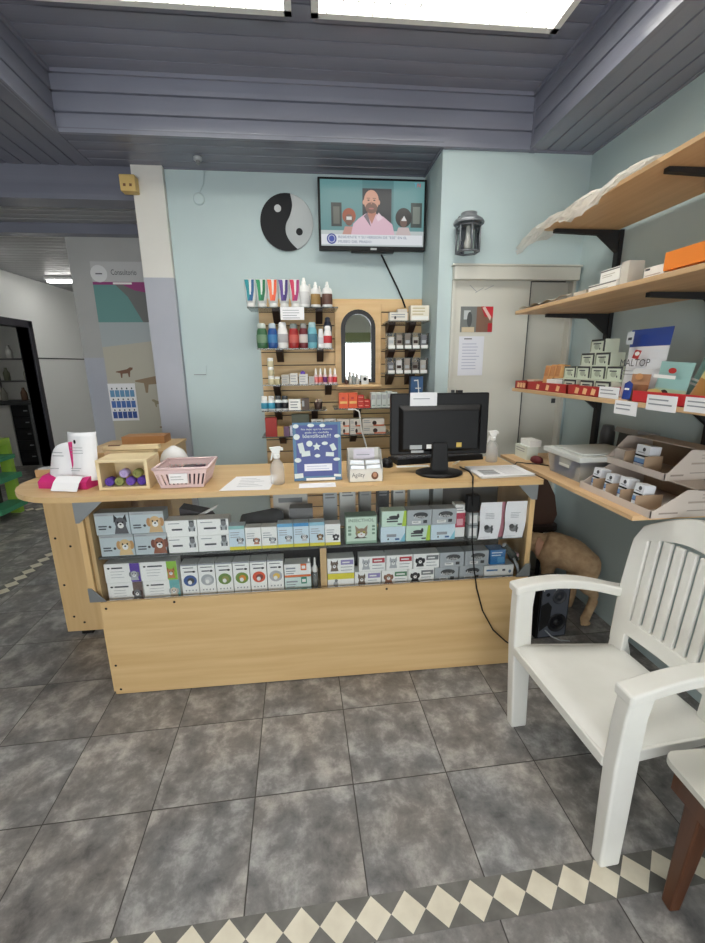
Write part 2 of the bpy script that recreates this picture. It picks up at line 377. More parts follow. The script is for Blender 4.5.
# ------------------------------------------------------------------ lamps of the room, some added out of view
LAMP=11.0
def troffer(x0,x1,y0,y1,z,label,e=LAMP,group=None):
    o=thing('ceiling_light',label,'ceiling light',((x0+x1)/2,(y0+y1)/2,z-.05),group)
    m=MB(); t=.03
    m.box(x0,x1,y0,y0+t,z-.05,z,WHITE); m.box(x0,x1,y1-t,y1,z-.05,z,WHITE); m.box(x0,x0+t,y0,y1,z-.05,z,WHITE); m.box(x1-t,x1,y0,y1,z-.05,z,WHITE); m.build('frame',o)
    m=MB(); m.box(x0+t,x1-t,y0+t,y1-t,z-.03,z-.024,mat((255,252,244),.5,emit=e)); m.build('diffuser',o)
    m=MB(); n=int((x1-x0)/.06)
    for i in range(1,n): m.box(x0+i*(x1-x0)/n-.002,x0+i*(x1-x0)/n+.002,y0+t,y1-t,z-.05,z-.03,WHITE)
    for i in range(1,6): m.box(x0+t,x1-t,y0+i*(y1-y0)/6-.002,y0+i*(y1-y0)/6+.002,z-.05,z-.03,WHITE)
    m.build('louvre',o)
    return o
troffer(.06,1.13,1.58,2.18,ZR-.007,'bright rectangular ceiling light with louvre, the wide one above the shop counter')
troffer(-1.05,-.02,1.58,2.18,ZR-.007,'bright rectangular ceiling light just beyond the gap from the wide one')
troffer(-1.05,-.02,-.5,.1,ZR-.007,'ceiling light behind the viewer, farther from the shelves')
troffer(.06,1.13,-.5,.1,ZR-.007,'ceiling light behind the viewer, nearer the shelves')
def batten(x,y,z,L,e,label,along='x'):
    o=thing('ceiling_lamp',label,'ceiling light',(x,y,z-.06))
    m=MB(); 
    if along=='x': m.box(x-L/2,x+L/2,y-.05,y+.05,z-.03,z,WHITE)
    else: m.box(x-.05,x+.05,y-L/2,y+L/2,z-.03,z,WHITE)
    m.build('housing',o)
    m=MB()
    if along=='x': m.box(x-L/2+.02,x+L/2-.02,y-.03,y+.03,z-.055,z-.03,mat((255,253,248),.4,emit=e))
    else: m.box(x-.03,x+.03,y-L/2+.02,y+L/2-.02,z-.055,z-.03,mat((255,253,248),.4,emit=e))
    m.build('tube',o); return o
batten(-2.63,5.68,2.515,.75,20,'white fluorescent lamp on the slatted ceiling of the far passage')
batten(-1.5,6.2,2.515,1.2,30,'added lamp brightening the far passage, out of sight past the partition')  # hidden lamp added to brighten the passage
batten(-2.9,4.3,2.515,.6,18,'added unseen lamp brightening the passage entrance','y')  # out of view, added for more light in the passage
batten(-4.6,6.2,2.5,1.2,14,'added unseen lamp lighting the side room behind the dark door frame')  # unseen fixture added so the side room is lit

# daylight
wd=bpy.data.worlds.new('daylight'); SC.world=wd; wd.use_nodes=True
wd.node_tree.nodes['Background'].inputs[0].default_value=(.95,.98,1,1); wd.node_tree.nodes['Background'].inputs[1].default_value=7.0
pl=bpy.data.lights.new('window_portal','AREA'); pl.shape='RECTANGLE'; pl.size=4.1; pl.size_y=1.5; pl.cycles.is_portal=True
po=bpy.data.objects.new('window_portal',pl); COL.objects.link(po); po.location=(-.5,-2.78,1.15); po.rotation_euler=(PI/2,0,0)

SC.view_settings.view_transform='Standard'; SC.view_settings.look='None'; SC.view_settings.gamma=1; SC.view_settings.exposure=0.0
SC.view_settings.use_curve_mapping=False
SC.cycles.max_bounces=8; SC.cycles.transparent_max_bounces=16; SC.cycles.use_denoising=True
# ------------------------------------------------------------------ helpers for goods
def card(name,label,cat,T,w,h,d,m0,fn=None,group=None,side=None):
    """a printed carton: front face looks along local -y, stands at T"""
    m=MB(T); d=min(d,.065); m.box(0,w,0,d,0,h,m0)
    if fn: fn(m,w,h)
    return tag(m.build(name),label,cat,group)
def dogface(m,cx,cz,s,fur,dark=None,ear='up',k=2,body=True,muz=None):
    dark=dark or BLACK; muz=muz or WHITE
    if body: m.poly([(cx-s*.9,cz-s*1.5),(cx+s*.9,cz-s*1.5),(cx+s*.6,cz-s*.2),(cx-s*.6,cz-s*.2)],fur,k)
    if ear=='up':
        for q in (-1,1): m.poly([(cx+q*s*.15,cz+s*.4),(cx+q*s*.85,cz+s*.1),(cx+q*s*.75,cz+s*1.25)][::q],dark,k)
    else:
        for q in (-1,1): m.ell(cx+q*s*.8,cz-s*.05,s*.32,s*.62,dark,k)
    m.ell(cx,cz,s*.72,s*.8,fur,k+1); m.ell(cx,cz-s*.32,s*.38,s*.4,muz,k+2)
    for q in (-1,1): m.ell(cx+q*s*.3,cz+s*.12,s*.11,s*.13,BLACK,k+3)
    m.ell(cx,cz-s*.18,s*.15,s*.11,BLACK,k+3)
def bottle(name,label,cat,x,y,z,prof,mb,cap=None,mc=None,lab=None,group=None,sy=1,n=18,extra=None):
    """turned bottle with separate cap; lab=(z0,z1,r,material) is a printed band"""
    o=thing(name,label,cat,(x,y,z),group)
    m=MB(); m.lathe(prof,mb,(x,y,z),n,1,sy)
    m.build('body',o)
    if lab: q=MB(); q.lathe([(lab[2],lab[0]),(lab[2]+.0004,lab[0]+.001),(lab[2]+.0004,lab[1]-.001),(lab[2],lab[1])],lab[3],(x,y,z),n,1,sy); 
    if lab and extra: extra(q)
    if lab: q.build('printed_label',o)
    if cap: c=MB(); c.lathe(cap,mc,(x,y,z),n,1,sy); c.build('cap',o)
    return o

# ------------------------------------------------------------------ the counter with its glass case
CT=.985
o=thing('shop_counter','maple shop counter with glass display case and rounded end','counter',(0,1.8,0))
m=MB(); m.box(-.955,1.03,1.79,1.81,.004,.485,MAPLE)
for x,z in ((-.935,.455),(-.935,.16),(-.93,.03),(-.64,.468),(.33,.468)): m.ell(x,z,.006,.006,BLACK,1,1.79,8)
m.build('front_panel',o,bevel=.002)
m=MB(); m.box(-.955,1.03,1.81,2.24,.44,.462,MAPLE); m.build('deck',o)
m=MB(); m.box(-.975,-.955,1.815,2.24,.0,.962,MAPLEV); m.build('side_panel',o)
m=MB(); m.box(1.03,1.05,1.86,2.24,.0,.962,MAPLEV); m.build('side_panel',o)
m=MB(); m.box(-.955,1.03,2.225,2.24,.0,.44,MAPLE); m.build('back_panel',o)
for x0,x1 in ((-.998,-.972),(1.005,1.03)):
    m=MB(); m.box(x0,x1,1.797,1.825,.485,.962,MAPLEV); m.build('post',o,bevel=.002)
m=MB(); m.box(.022,.052,1.83,1.87,.462,.676,MAPLEV); m.build('post',o,bevel=.002)
m=MB(); m.box(-.972,1.005,1.802,1.808,.487,.962,GLASS); m.build('glass_front',o)
m=MB(); m.box(-.95,1.0,1.825,2.05,.676,.684,SMOKE); m.build('glass_shelf',o)
for pts in ([(-1.0,.962),(-.87,.962),(-.985,.86),(-1.0,.86)],[(-1.0,.488),(-.93,.488),(-.985,.555),(-1.0,.555)],[(1.035,.962),(.93,.962),(1.01,.88),(1.035,.88)],[(1.035,.488),(.965,.488),(1.01,.555),(1.035,.555)]):
    m=MB(); m.prism(pts,'y',1.793,1.797,STEEL); m.build('corner_plate',o)
# top: straight run with a rounded left end
pts=[(1.04,1.76),(1.04,2.27),(-.80,2.27),(-.80,2.36),(-1.02,2.36)]
for i in range(17):
    a=math.radians(88+i*11.4); pts.append((-1.02+.312*math.cos(a)*1.0,2.065+.305*math.sin(a)))
m=MB(); m.prism(pts,'z',.962,CT,MAPLE); m.build('counter_top',o,bevel=.004)
m=MB(); m.box(-1.43,-.99,2.30,2.322,.025,.962,MAPLEV)
for x,z in ((-1.40,.60),(-1.40,.32),(-1.38,.12),(-1.33,.08),(-1.33,.55)): m.ell(x,z,.007,.007,BLACK,1,2.30,8)
m.build('end_panel',o,bevel=.002)
m=MB(); m.box(-1.36,-1.30,2.31,2.36,0,.025,BLACK); m.build('foot',o)
m=MB(); m.box(-1.05,-1.0,2.31,2.36,0,.025,BLACK); m.build('foot',o)

# ---- cartons in the case
YF=1.835; G='medicine cartons in the glass display case'
BLG=mat((192,204,208),.45); CW=mat((246,246,242),.45); PBL=mat((210,228,238),.45); PGR=mat((206,230,212),.45); SILV=mat((176,182,186),.35)
def grey_dog(fur,dark,ear):
    def f(m,w,h):
        m.rect(0,w,h*.86,h,LGREY); m.lines(w*.06,w*.42,h*.93,1,.01,INKL,2); m.ell(w*.42,h*.36,.006,.006,INK,2); m.lines(w*.08,w*.34,h*.42,2,.012,INK,2,th=.5)
        dogface(m,w*.74,h*.52,h*.33,fur,dark,ear)
    return f
TF_=mat((214,180,130),.6); DK=mat((40,40,44),.6); RB_=mat((150,90,64),.6)
for lab,x,z,f in (('grey blue carton with a black and white pointed ear dog, topmost at the case end',-.944,.787,grey_dog(mat((90,90,94)),DK,'up')),
    ('grey blue carton with a cream puppy, top row beside the pointed ear dog carton',-.799,.787,grey_dog(TF_,mat((190,140,90)),'d')),
    ('grey blue carton with a golden puppy, under the pointed ear dog carton',-.938,.6855,grey_dog(mat((220,190,140)),mat((196,150,96)),'d')),
    ('grey blue carton with a russet curly dog, under the cream puppy carton',-.792,.6855,grey_dog(RB_,mat((120,64,46)),'d'))):
    card('medicine_carton',lab,'carton',TF(x,YF,z),.142,.1,.09,BLG,f,G)
def white_dog(m,w,h):
    m.lines(w*.1,w*.5,h*.84,1,.01,INKL); m.lines(w*.2,w*.62,h*.5,1,.014,INK,th=.6)
    m.rect(w*.76,w*.92,h*.62,h*.98,DGREY); m.ell(w*.84,h*.5,w*.12,h*.2,LGREY,2); m.ell(w*.84,h*.72,w*.075,h*.16,GREY,3); m.rect(w*.74,w*.79,h*.3,h*.5,INK,2); m.rect(w*.89,w*.94,h*.3,h*.5,INK,2)
for lab,x,z in (('white carton with a grey dog, upper one next to the grey blue cartons',-.655,.7625),('white carton with a grey dog, upper one next to the small blue cartons',-.517,.7625),
    ('white carton with a grey dog, lower one next to the grey blue cartons',-.659,.6855),('white carton with a grey dog, lower one next to the small blue cartons',-.520,.6855)):
    card('medicine_carton',lab,'carton',TF(x,YF,z),.135,.076,.09,CW,white_dog,G)
def tab(c,fur,dark,ear):
    def f(m,w,h):
        m.rect(w*.72,w,0,h,c); m.poly([(0,0),(w*.74,0),(w*.66,h*.3),(w*.7,h*.94),(0,h*.94)],CW,2); m.ell(w*.12,h*.78,.006,.004,BLACK,3); m.lines(w*.2,w*.62,h*.82,1,.012,INK,3,th=.6); m.lines(w*.16,w*.56,h*.6,3,.014,INKL,3,th=.12)
        dogface(m,w*.83,h*.42,h*.22,fur,dark,ear,3)
    return f
for lab,x,z,f in (('white carton with a purple edge and grey dog, lower case, upper end stack',-.938,.556,tab(PURPLE,LGREY,GREY,'d')),
    ('white carton with a green edge and tan dog, lower case',-.785,.556,tab(mat((140,190,60)),mat((196,130,70)),mat((160,100,50)),'up')),
    ('white carton with a brown edge and dark dog, bottom of the end stack',-.936,.4635,tab(mat((110,90,84)),GREY,DKBROWN,'d')),
    ('white carton with a teal edge and pale dog, under the green edged carton',-.781,.4635,tab(mat((110,176,176)),mat((220,205,185)),LGREY,'d'))):
    card('medicine_carton',lab,'carton',TF(x,YF,z),.15 if x<-.9 else .158,.091,.09,CW,f,G)
def circ(c,c2):
    def f(m,w,h):
        m.rect(0,w,h*.955,h,INKL); m.lines(w*.14,w*.9,h*.9,1,.01,INK); m.lines(w*.2,w*.75,h*.79,1,.012,INK,th=.5); m.ell(w*.78,h*.77,w*.1,h*.03,BLACK,2)
        m.ell(w*.52,h*.5,w*.4,w*.38,c,2,n=24); m.ell(w*.56,h*.5,w*.22,w*.2,c2,3); m.ell(w*.5,h*.45,w*.12,w*.14,WHITE,4)
        for i in range(4): m.ell(w*(.22+.2*i),h*.2,.003,.004,INKL,2,n=8)
    return f
for i,(c,c2,nm) in enumerate(((mat((60,90,150)),DGREY,'dark blue'),(LGREY,mat((205,205,205)),'silver grey'),(mat((110,140,70)),mat((150,150,80)),'plain green'),(mat((120,150,60)),mat((220,140,40)),'green and orange'),(mat((216,84,50)),mat((120,50,40)),'red orange'),(mat((180,180,182)),mat((230,190,80)),'grey and yellow'))):
    card('medicine_carton','tall white carton with a round '+nm+' picture in the lower case','carton',TF(-.612+.0775*i,YF,.4635),.0735,.163,.07,CW,circ(c,c2),G)
def rxb(c):
    def f(m,w,h):
        m.rect(0,w,0,h*.16,c); m.rect(w*.62,w*.84,h*.5,h,c,2); m.rect(w*.66,w*.8,h*.62,h*.85,WHITE,3); m.lines(w*.06,w*.5,h*.74,1,.013,INKL,2,th=.6); m.lines(w*.06,w*.45,h*.5,2,.012,INKL,2)
    return f
card('medicine_carton','white carton with an orange base band, on the green banded carton','carton',TF(-.146,YF,.5335),.122,.066,.08,CW,rxb(mat((226,116,56))),G)
card('medicine_carton','pale carton with a green base band, under the orange banded carton','carton',TF(-.146,YF,.4635),.122,.068,.08,mat((214,232,226)),rxb(mat((46,140,112))),G)
def pip(top,fur):
    def f(m,w,h):
        m.rect(0,w,h*.86,h,top); m.lines(w*.1,w*.7,h*.74,3,.011,INKL,2,th=.3); m.rect(0,w,0,h*.14,YELLOW,2); dogface(m,w*.7,h*.42,w*.2,fur,DK,'d',2)
    return f
PT=[(mat((140,190,186)),LGREY,'teal topped'),(CW,mat((180,120,90)),'white topped, brown puppy'),(CW,LGREY,'white topped, grey puppy'),(mat((110,176,214)),LGREY,'bright blue topped'),(mat((70,150,204)),mat((200,200,200)),'deep blue topped'),(mat((150,200,218)),mat((150,120,80)),'sky blue topped, tan dog'),(CW,DK,'white topped, black puppy')]
for i,(c,fu,nm) in enumerate(PT):
    card('pipette_carton','small '+nm+' carton with a yellow base line on the case shelf','carton',TF(-.384+.0722*i,YF,.6855),.0692,.116 if i in(0,3,4,5) else .104,.05,PBL if c!=CW else CW,pip(c,fu),G)
def cat(m,w,h):
    m.rect(.004,w-.004,.004,h-.004,mat((206,226,208),.5)); m.text('INSECTHOL',w*.5,h*.8,.0155,GREEN if 0 else mat((70,110,80)),2,w=w*.8,center=True)
    CB=mat((150,130,104),.6)
    for q in (-1,1): m.poly([(w*.5+q*w*.03,h*.5),(w*.5+q*w*.17,h*.4),(w*.5+q*w*.2,h*.68)][::q],CB,3)
    m.ell(w*.5,h*.4,w*.19,h*.17,CB,4); m.ell(w*.5,h*.33,w*.12,h*.09,WHITE,5)
    for q in (-1,1): m.ell(w*.5+q*w*.08,h*.42,.006,.005,YELLOW,5); m.ell(w*.5+q*w*.08,h*.42,.003,.004,BLACK,6)
    m.poly([(w*.26,h*.2),(w*.7,h*.2),(w*.4,h*.32)],DKBROWN,3); m.ell(w*.5,h*.355,.004,.003,mat((190,110,100)),6)
    for z in (.62,.5,.36): m.rect(w*.08,w*.18,h*z-.006,h*z+.006,mat((120,150,128)),2); m.rect(w*.84,w*.93,h*z-.004,h*z+.006,mat((120,150,128)),2)
    m.rect(.004,w-.004,.004,h*.1,mat((150,180,156)),2)
card('flea_powder_box','green square box with a tabby cat face, right of the small blue cartons','box',TF(.143,YF,.6855),.147,.135,.07,mat((120,150,128)),cat,G)
def grn(m,w,h): m.poly([(w*.82,0),(w,0),(w,h),(w*.9,h)],mat((176,206,70)),1); m.lines(w*.2,w*.7,h*.55,2,.012,INK,2,th=.6); m.ell(w*.5,h*.62,w*.22,h*.1,DGREY,2); m.ell(w*.66,h*.7,w*.05,h*.14,DGREY,2); m.rect(w*.64,w*.82,h*.1,h*.2,INK,2)
def blu(m,w,h): m.poly([(w*.78,0),(w,0),(w,h*.6)],mat((130,196,214)),1); m.lines(w*.24,w*.68,h*.52,1,.02,INKL,2,th=.7); m.rect(w*.58,w*.76,h*.12,h*.24,mat((60,100,150)),2); m.ell(w*.3,h*.2,.004,.005,INK,2)
def act(m,w,h): m.ell(w*.55,h*.66,w*.3,h*.2,DGREY,1); m.text('Active',w*.5,h*.48,h*.2,WHITE,3,w=w*.46,center=True); m.rect(w*.2,w*.56,h*.12,h*.3,WHITE,2); m.rect(w*.66,w*.82,h*.14,h*.34,DGREY,2); m.lines(w*.24,w*.5,h*.25,1,.008,INK,3)
for lab,x,z,c,f in (('pale green dog tablet carton beside the cat face box, upper',.312,.7625,PGR,grn),('grey lettered carton in the upper case, between two others',.432,.7625,SILV,act),('grey lettered carton with a dark dog shape, upper row end',.552,.7625,SILV,act),
    ('pale blue carton beside the cat face box, lower',.308,.6855,PBL,blu),('pale green dog tablet carton, below the grey lettered ones',.428,.6855,PGR,grn),('pale blue carton at the end of the upper shelf stack',.548,.6855,PBL,blu)):
    card('medicine_carton',lab,'carton',TF(x,YF,z),.116,.0755,.08,c,f,G)
def band(c,fur,dark,ear):
    def f(m,w,h): m.rect(w*.5,w*.97,h*.56,h*.88,c); m.lines(w*.56,w*.9,h*.76,1,.014,WHITE,2,th=.5); m.lines(w*.5,w*.95,h*.42,2,.016,INKL,2,th=.2); dogface(m,w*.26,h*.56,h*.28,fur,dark,ear,2)
    return f
def ylw(m,w,h): m.rect(0,w,h*.6,h,YELLOW); m.ell(w*.3,h*.26,w*.09,h*.22,LGREY,2); m.ell(w*.32,h*.52,w*.06,h*.1,GREY,3); m.rect(w*.84,w*.92,h*.06,h*.14,INK,2)
LIL=mat((150,140,190),.5); CRIM=mat((178,48,60),.5); SAGE=mat((84,130,96),.5); YK=mat((120,104,90),.6); BW_=mat((238,238,236),.6)
row=[('upper lilac banded terrier carton in the lower case',.055,.5405,CW,band(LIL,YK,mat((90,70,56)),'up')),('red banded white dog carton, next to the lilac one',.205,.5405,CW,band(CRIM,LGREY,mat((170,170,172)),'up')),('red banded white dog carton, next to the black dog carton',.336,.5405,CW,band(CRIM,LGREY,mat((170,170,172)),'up')),('grey banded black and white dog carton, upper',.467,.5405,CW,band(GREY,DK,BLACK,'d')),('silver lettered carton right of the upper black dog carton',.598,.5405,SILV,act),('silver lettered carton crossed by the black cable, upper',.722,.5405,SILV,act),
     ('yellow topped carton with a small grey cat, by the wooden post',.055,.4635,CW,ylw),('lower lilac banded terrier carton in the lower case',.184,.4635,CW,band(LIL,YK,mat((90,70,56)),'up')),('green banded brown spaniel carton',.314,.4635,CW,band(SAGE,mat((150,100,74)),mat((120,76,54)),'d')),('grey banded black and white dog carton, lower',.444,.4635,CW,band(GREY,DK,BLACK,'d')),('silver lettered carton right of the lower black dog carton',.574,.4635,SILV,act),('silver lettered carton with a red spot, lower end',.698,.4635,SILV,act)]
for lab,x,z,c,f in row: card('medicine_carton',lab,'carton',TF(x,YF,z),.126 if x<.56 else .118,.0755,.08,c,f,G)
def wl(m,w,h): m.lines(w*.08,w*.5,h*.7,1,.014,mat((70,120,170)),1,th=.6); m.rect(0,w,h*.1,h*.2,mat((150,180,210)),1); m.rect(w*.62,w*.72,h*.55,h*.7,INK,1); m.ell(w*.88,h*.5,.007,.009,mat((90,120,150)),1)
card('medicine_carton','long white flat carton under the bright blue carton','carton',TF(.822,YF,.4635),.15,.07,.09,CW,wl,G)
def bb(m,w,h): m.rect(w*.5,w*.95,h*.1,h*.5,mat((90,160,210)),1); m.lines(w*.1,w*.9,h*.86,2,.014,PBL,1,th=.4)
card('medicine_carton','bright blue carton on the long white one','carton',TF(.852,YF+.01,.5345),.078,.075,.07,mat((40,120,186),.4),bb,G)
# ampoules, dropper pair, pouch, leaflets
for i,x in enumerate((-.012,-.04)):
    bottle('dropper_bottle','clear dropper bottle with white nozzle '+('beside the wooden post' if i==0 else 'beside the orange banded carton'),'bottle',x+.008,YF+.02,.4635,[(.011,0),(.0125,.003),(.0125,.075),(.008,.082)],ACRYL,[(.011,.083),(.0125,.09),(.0125,.105),(.006,.118),(.0045,.15),(.003,.155)],WHITE,n=12,group='dropper bottles in the lower case')
for i,(x,nm) in enumerate(((.770,'by the black cable'),(.893,'by the case end'))):
    m=MB(TF(x,1.822,.684)); nx=5; nz=8; vs=[]; W,H=.102,.184
    for a in range(nx+1):
        for b in range(nz+1):
            t=b/nz; vs.append((a*W/nx+.010*t+.004*math.sin(t*6+a*.9),-.004*math.sin(t*7)*a/nx-.006,b*H/nz))
    m.add(vs,[(a*(nz+1)+b,(a+1)*(nz+1)+b,(a+1)*(nz+1)+b+1,a*(nz+1)+b+1) for a in range(nx) for b in range(nz)],PAPER,True)
    m.lines(.03,.08,.13,4,.008,INKL,1,-.010,.2); 
    m.ell(.05,.05,.022,.016,GREY,2,-.010); m.ell(.038,.062,.012,.012,DGREY,3,-.010); m.rect(.06,.068,.03,.07,DGREY,3,-.010)
    m.rect(.008,.06,.012,.013,INKL,1,-.010)
    l=m.build('leaflet'); tag(l,'white standing leaflet with a grey animal sketch, '+nm,'leaflet','leaflets in the glass case')
m=MB(); m.box(.872,.905,1.835,1.84,.6845,.86,mat((186,120,132),.5)); tag(m.build('pink_card'),'narrow pink card showing between the two white leaflets','card')
def redb(m,w,h): m.rect(0,w,h*.3,h*.74,mat((190,60,84)),1); m.rect(w*.2,w*.8,h*.36,h*.56,mat((230,170,180)),2); m.lines(w*.1,w*.9,h*.9,2,.012,INKL,1)
card('medicine_carton','narrow white carton with a red middle band, behind the pale blue end carton','carton',TF(.668,YF+.02,.6855),.05,.165,.05,CW,redb)
for i,z in enumerate((.6855,.7505)):
    m=MB(); m.box(.73,.775,YF,YF+.04,z,z+.06,mat((170,176,176),.4)); m.rect(.735,.77,z+.01,z+.05,WHITE,1,YF); tag(m.build('blister_pack'),'clear white blister pack behind the cable, '+('bottom one' if i==0 else 'top one'),'pack','blister packs behind the cable')
o=thing('stethoscope','dark rolled cords with pinkish ends at the lower case corner','cord',(.955,1.87,.536))
m=MB(); m.tube([(.93,1.87,.62),(.95,1.865,.60),(.975,1.86,.575),(1.0,1.87,.545)],.017,mat((34,50,48),.6)); m.tube([(.955,1.87,.60),(.97,1.86,.56),(.985,1.87,.55)],.015,BLACKM); m.tube([(.975,1.85,.56),(.985,1.825,.53),(.992,1.822,.50),(.99,1.822,.478)],.007,LGREY); m.build('cord',o)
m=MB(); m.lathe([(.012,0),(.014,.01),(.012,.02)],PINK,(.995,1.865,.56),10); m.lathe([(.010,0),(.011,.01),(.009,.015)],LGREY,(.932,1.868,.615),10); m.build('end_cap',o)
# things at the back of the case
m=MB(); vs=[]; n=18
for i in range(n):
    a=2*PI*i/n; vs.append((-.27+.115*math.cos(a)*(1+.12*math.sin(3*a)),2.0+.07*math.sin(a),.6845))
k=len(vs)
for i in range(n):
    a=2*PI*i/n; vs.append((-.25+.085*math.cos(a)*(1+.2*math.cos(2*a)),2.0+.045*math.sin(a),.79+.02*math.sin(2*a)))
vs.append((-.24,2.0,.815))
m.add(vs,[(i,(i+1)%n,k+(i+1)%n,k+i) for i in range(n)]+[(k+i,k+(i+1)%n,2*k) for i in range(n)]+[tuple(range(n))[::-1]],mat((52,56,58),.7),True)
tag(m.build('cloth_pouch'),'crumpled dark grey pouch lying behind the small blue cartons','pouch')
def gb(m,w,h): m.rect(w*.15,w*.85,h*.72,h*.84,GREY)
card('carton_box','pale grey carton standing behind the blue topped cartons','box',TF(-.20,2.06,.6845),.17,.20,.12,mat((196,192,184),.6),gb)
card('carton_box','dark grey carton in front of the pale grey one, upper case','box',TF(-.115,1.93,.6845),.11,.155,.07,mat((120,120,120),.6),None)
m=MB(); m.prism([(-.62,.6845),(-.44,.6845),(-.44,.74),(-.50,.83),(-.62,.86)],'y',1.94,2.02,mat((58,50,56),.6)); m.prism([(-.56,.80),(-.45,.86),(-.44,.875),(-.55,.82)],'y',1.925,1.94,WHITE); tag(m.build('folder'),'dark folder with white papers behind the grey dog cartons','folder')
for i,(x,wd_,h,c) in enumerate(((.05,.07,.2,LGREY),(.135,.08,.205,mat((206,206,200))),(.235,.06,.21,mat((150,150,146))),(.33,.06,.2,DGREY),(.41,.06,.215,mat((200,200,196))),(.50,.10,.23,mat((188,196,196))),(.62,.05,.23,mat((170,176,176))))):
    card('carton_box',('grey carton behind the cat face box','pale carton standing back of the cat face box','dull grey carton above the cat face box','dark carton above the pale green one','small white carton above the grey lettered row','wide pale carton under the counter top, behind the lettered ones','narrow grey carton near the black adapter')[i],'box',TF(x,2.06+.012*(i%2),.6845),wd_,h,.06,c,lambda m,w,h: m.lines(w*.15,w*.85,h*.9,2,.016,GREY,1,th=.5),'cartons at the back of the case')
m=MB(); m.box(-.94,.99,2.056,2.060,.4625,.674,DGREY); tag(m.build('backing_sheet'),'dark backing sheet behind the lower row of cartons','sheet')
m=MB(); m.box(.56,1.0,2.13,2.135,.6845,.93,mat((112,110,108),.6)); tag(m.build('backing_sheet'),'grey backing board behind the standing leaflets','sheet')

# ------------------------------------------------------------------ on the counter top
o=thing('leaflet_holder','pink card holder with two curved white leaflets on the rounded counter end','leaflet holder',(-1.04,1.93,CT))
m=MB(); 
prof=[(0,0),(.0,.03),(.03,.05),(.07,.055),(.11,.03),(.12,0)]
m.T=TF(-1.19,1.95,CT,-12); m.prism([(p[0]-.03,p[1]) for p in prof],'x',0,.228,MAGENTA)
m.v=[Vector(v) for v in m.v]
m.build('holder_base',o)
m=MB(TF(-1.10,1.905,CT,-12)); m.add([(0,-.052,.005),(.12,-.05,.003),(.12,-.03,.035),(.12,.0,.058),(0,.0,.06),(0,-.03,.037)],[(0,1,2,5),(5,2,3,4)],PAPER); m.build('front_slip',o)
def leaf(T,W,H,bend,arch):
    m=MB(T); vs=[]; nx,nz=8,10
    for a in range(nx+1):
        for b in range(nz+1):
            x=a/nx; z=b/nz
            hh=H*(1-arch*(1-x)**3)
            vs.append((x*W,.02-bend*math.sin(PI*x)*1.0+.03*z, z*hh))
    m.add(vs,[(a*(nz+1)+b,(a+1)*(nz+1)+b,(a+1)*(nz+1)+b+1,a*(nz+1)+b+1) for a in range(nx) for b in range(nz)],PAPER,True)
    return m
def finish(m,name,par):
    ob=m.build(name,par); s=ob.modifiers.new('s','SOLIDIFY'); s.thickness=.0012; return ob
m=leaf(TF(-1.178,1.945,CT+.03,-12),.15,.168,.03,.55); m.lines(.07,.13,.13,2,.014,INKL,3,-.012,.2); m.lines(.03,.09,.06,1,.012,INKL,3,-.012,.2); finish(m,'leaflet',o)
m=leaf(TF(-1.078,1.925,CT+.03,-12),.138,.21,.028,0); m.ell(.075,.175,.005,.009,BLACK,3,-.006); m.lines(.05,.11,.15,3,.012,INKL,3,-.006,.15); m.lines(.04,.09,.06,2,.01,INKL,3,-.01,.2); finish(m,'leaflet',o)
m=MB(TF(-1.035,1.925,CT+.03,-12)); m.box(-.012,-.004,.0,.05,0,.17,MAGENTA); m.build('divider',o)
m=MB(); m.box(-1.33,-1.20,2.13,2.20,CT,CT+.035,mat((190,150,104),.6)); m.box(-1.32,-1.21,2.14,2.19,CT+.035,CT+.04,LGREY); tag(m.build('wooden_tray'),'small low wooden tray with papers behind the pink leaflet holder','tray')

o=thing('wooden_crate','small pale wooden crate lying open to the front, holding bandage rolls','crate',(-.82,1.93,CT))
X0,X1,Y0,Y1,H=-.912,-.702,1.85,2.0,.132
for q in (lambda m:m.box(X0,X1,Y0,Y1,CT,CT+.012,PINE),lambda m:m.box(X0,X1,Y0,Y1,CT+H-.012,CT+H,PINE),lambda m:m.box(X0,X0+.014,Y0,Y1,CT+.012,CT+H-.012,PINE),lambda m:m.box(X1-.014,X1,Y0,Y1,CT+.012,CT+H-.012,PINE),lambda m:m.box(X0+.014,X1-.014,Y1-.01,Y1,CT+.012,CT+H-.012,PINE)):
    m=MB(); q(m); m.build('panel',o,bevel=.0015)
roll=[('purple bandage roll at the crate side wall',-.876,CT+.031,(92,62,160)),('olive green bandage roll on the crate floor',-.835,CT+.031,(140,146,84)),('violet bandage roll on the crate floor, between green and dark purple',-.789,CT+.031,(110,78,172)),('dark purple bandage roll in the crate corner',-.742,CT+.031,(84,54,150)),('lilac bandage roll lying on top in the crate',-.812,CT+.066,(176,160,206)),('olive roll on top of the dark purple one',-.757,CT+.064,(132,136,80))]
for lab,x,z,c in roll:
    m=MB(Matrix.Translation((x,1.873,z))@Matrix.Rotation(PI/2,4,'X')); r=.0185
    m.lathe([(.006,-.034),(r-.002,-.034),(r,-.03),(r,.002),(r-.002,.004),(.007,.004),(.006,.0)],mat(c,.8),n=18)
    tag(m.build('bandage_roll'),lab,'bandage roll','bandage rolls in the crate')
m=MB(); m.obox(TF(-.97,2.07,CT+H+.014,2),.0,.25,-.02,.02,-.01,.008,PINE); m.obox(TF(-.965,2.07,CT+H+.016,2),.02,.07,-.012,.0,.006,.010,BROWN); lidm=m
m=MB(); m.box(-.96,-.74,2.045,2.10,CT,CT+H+.0,PINE); wbx=tag(m.build('wooden_box'),'pale wooden box with a narrow slotted lid, behind the open crate','box'); lidm.build('lid',wbx)
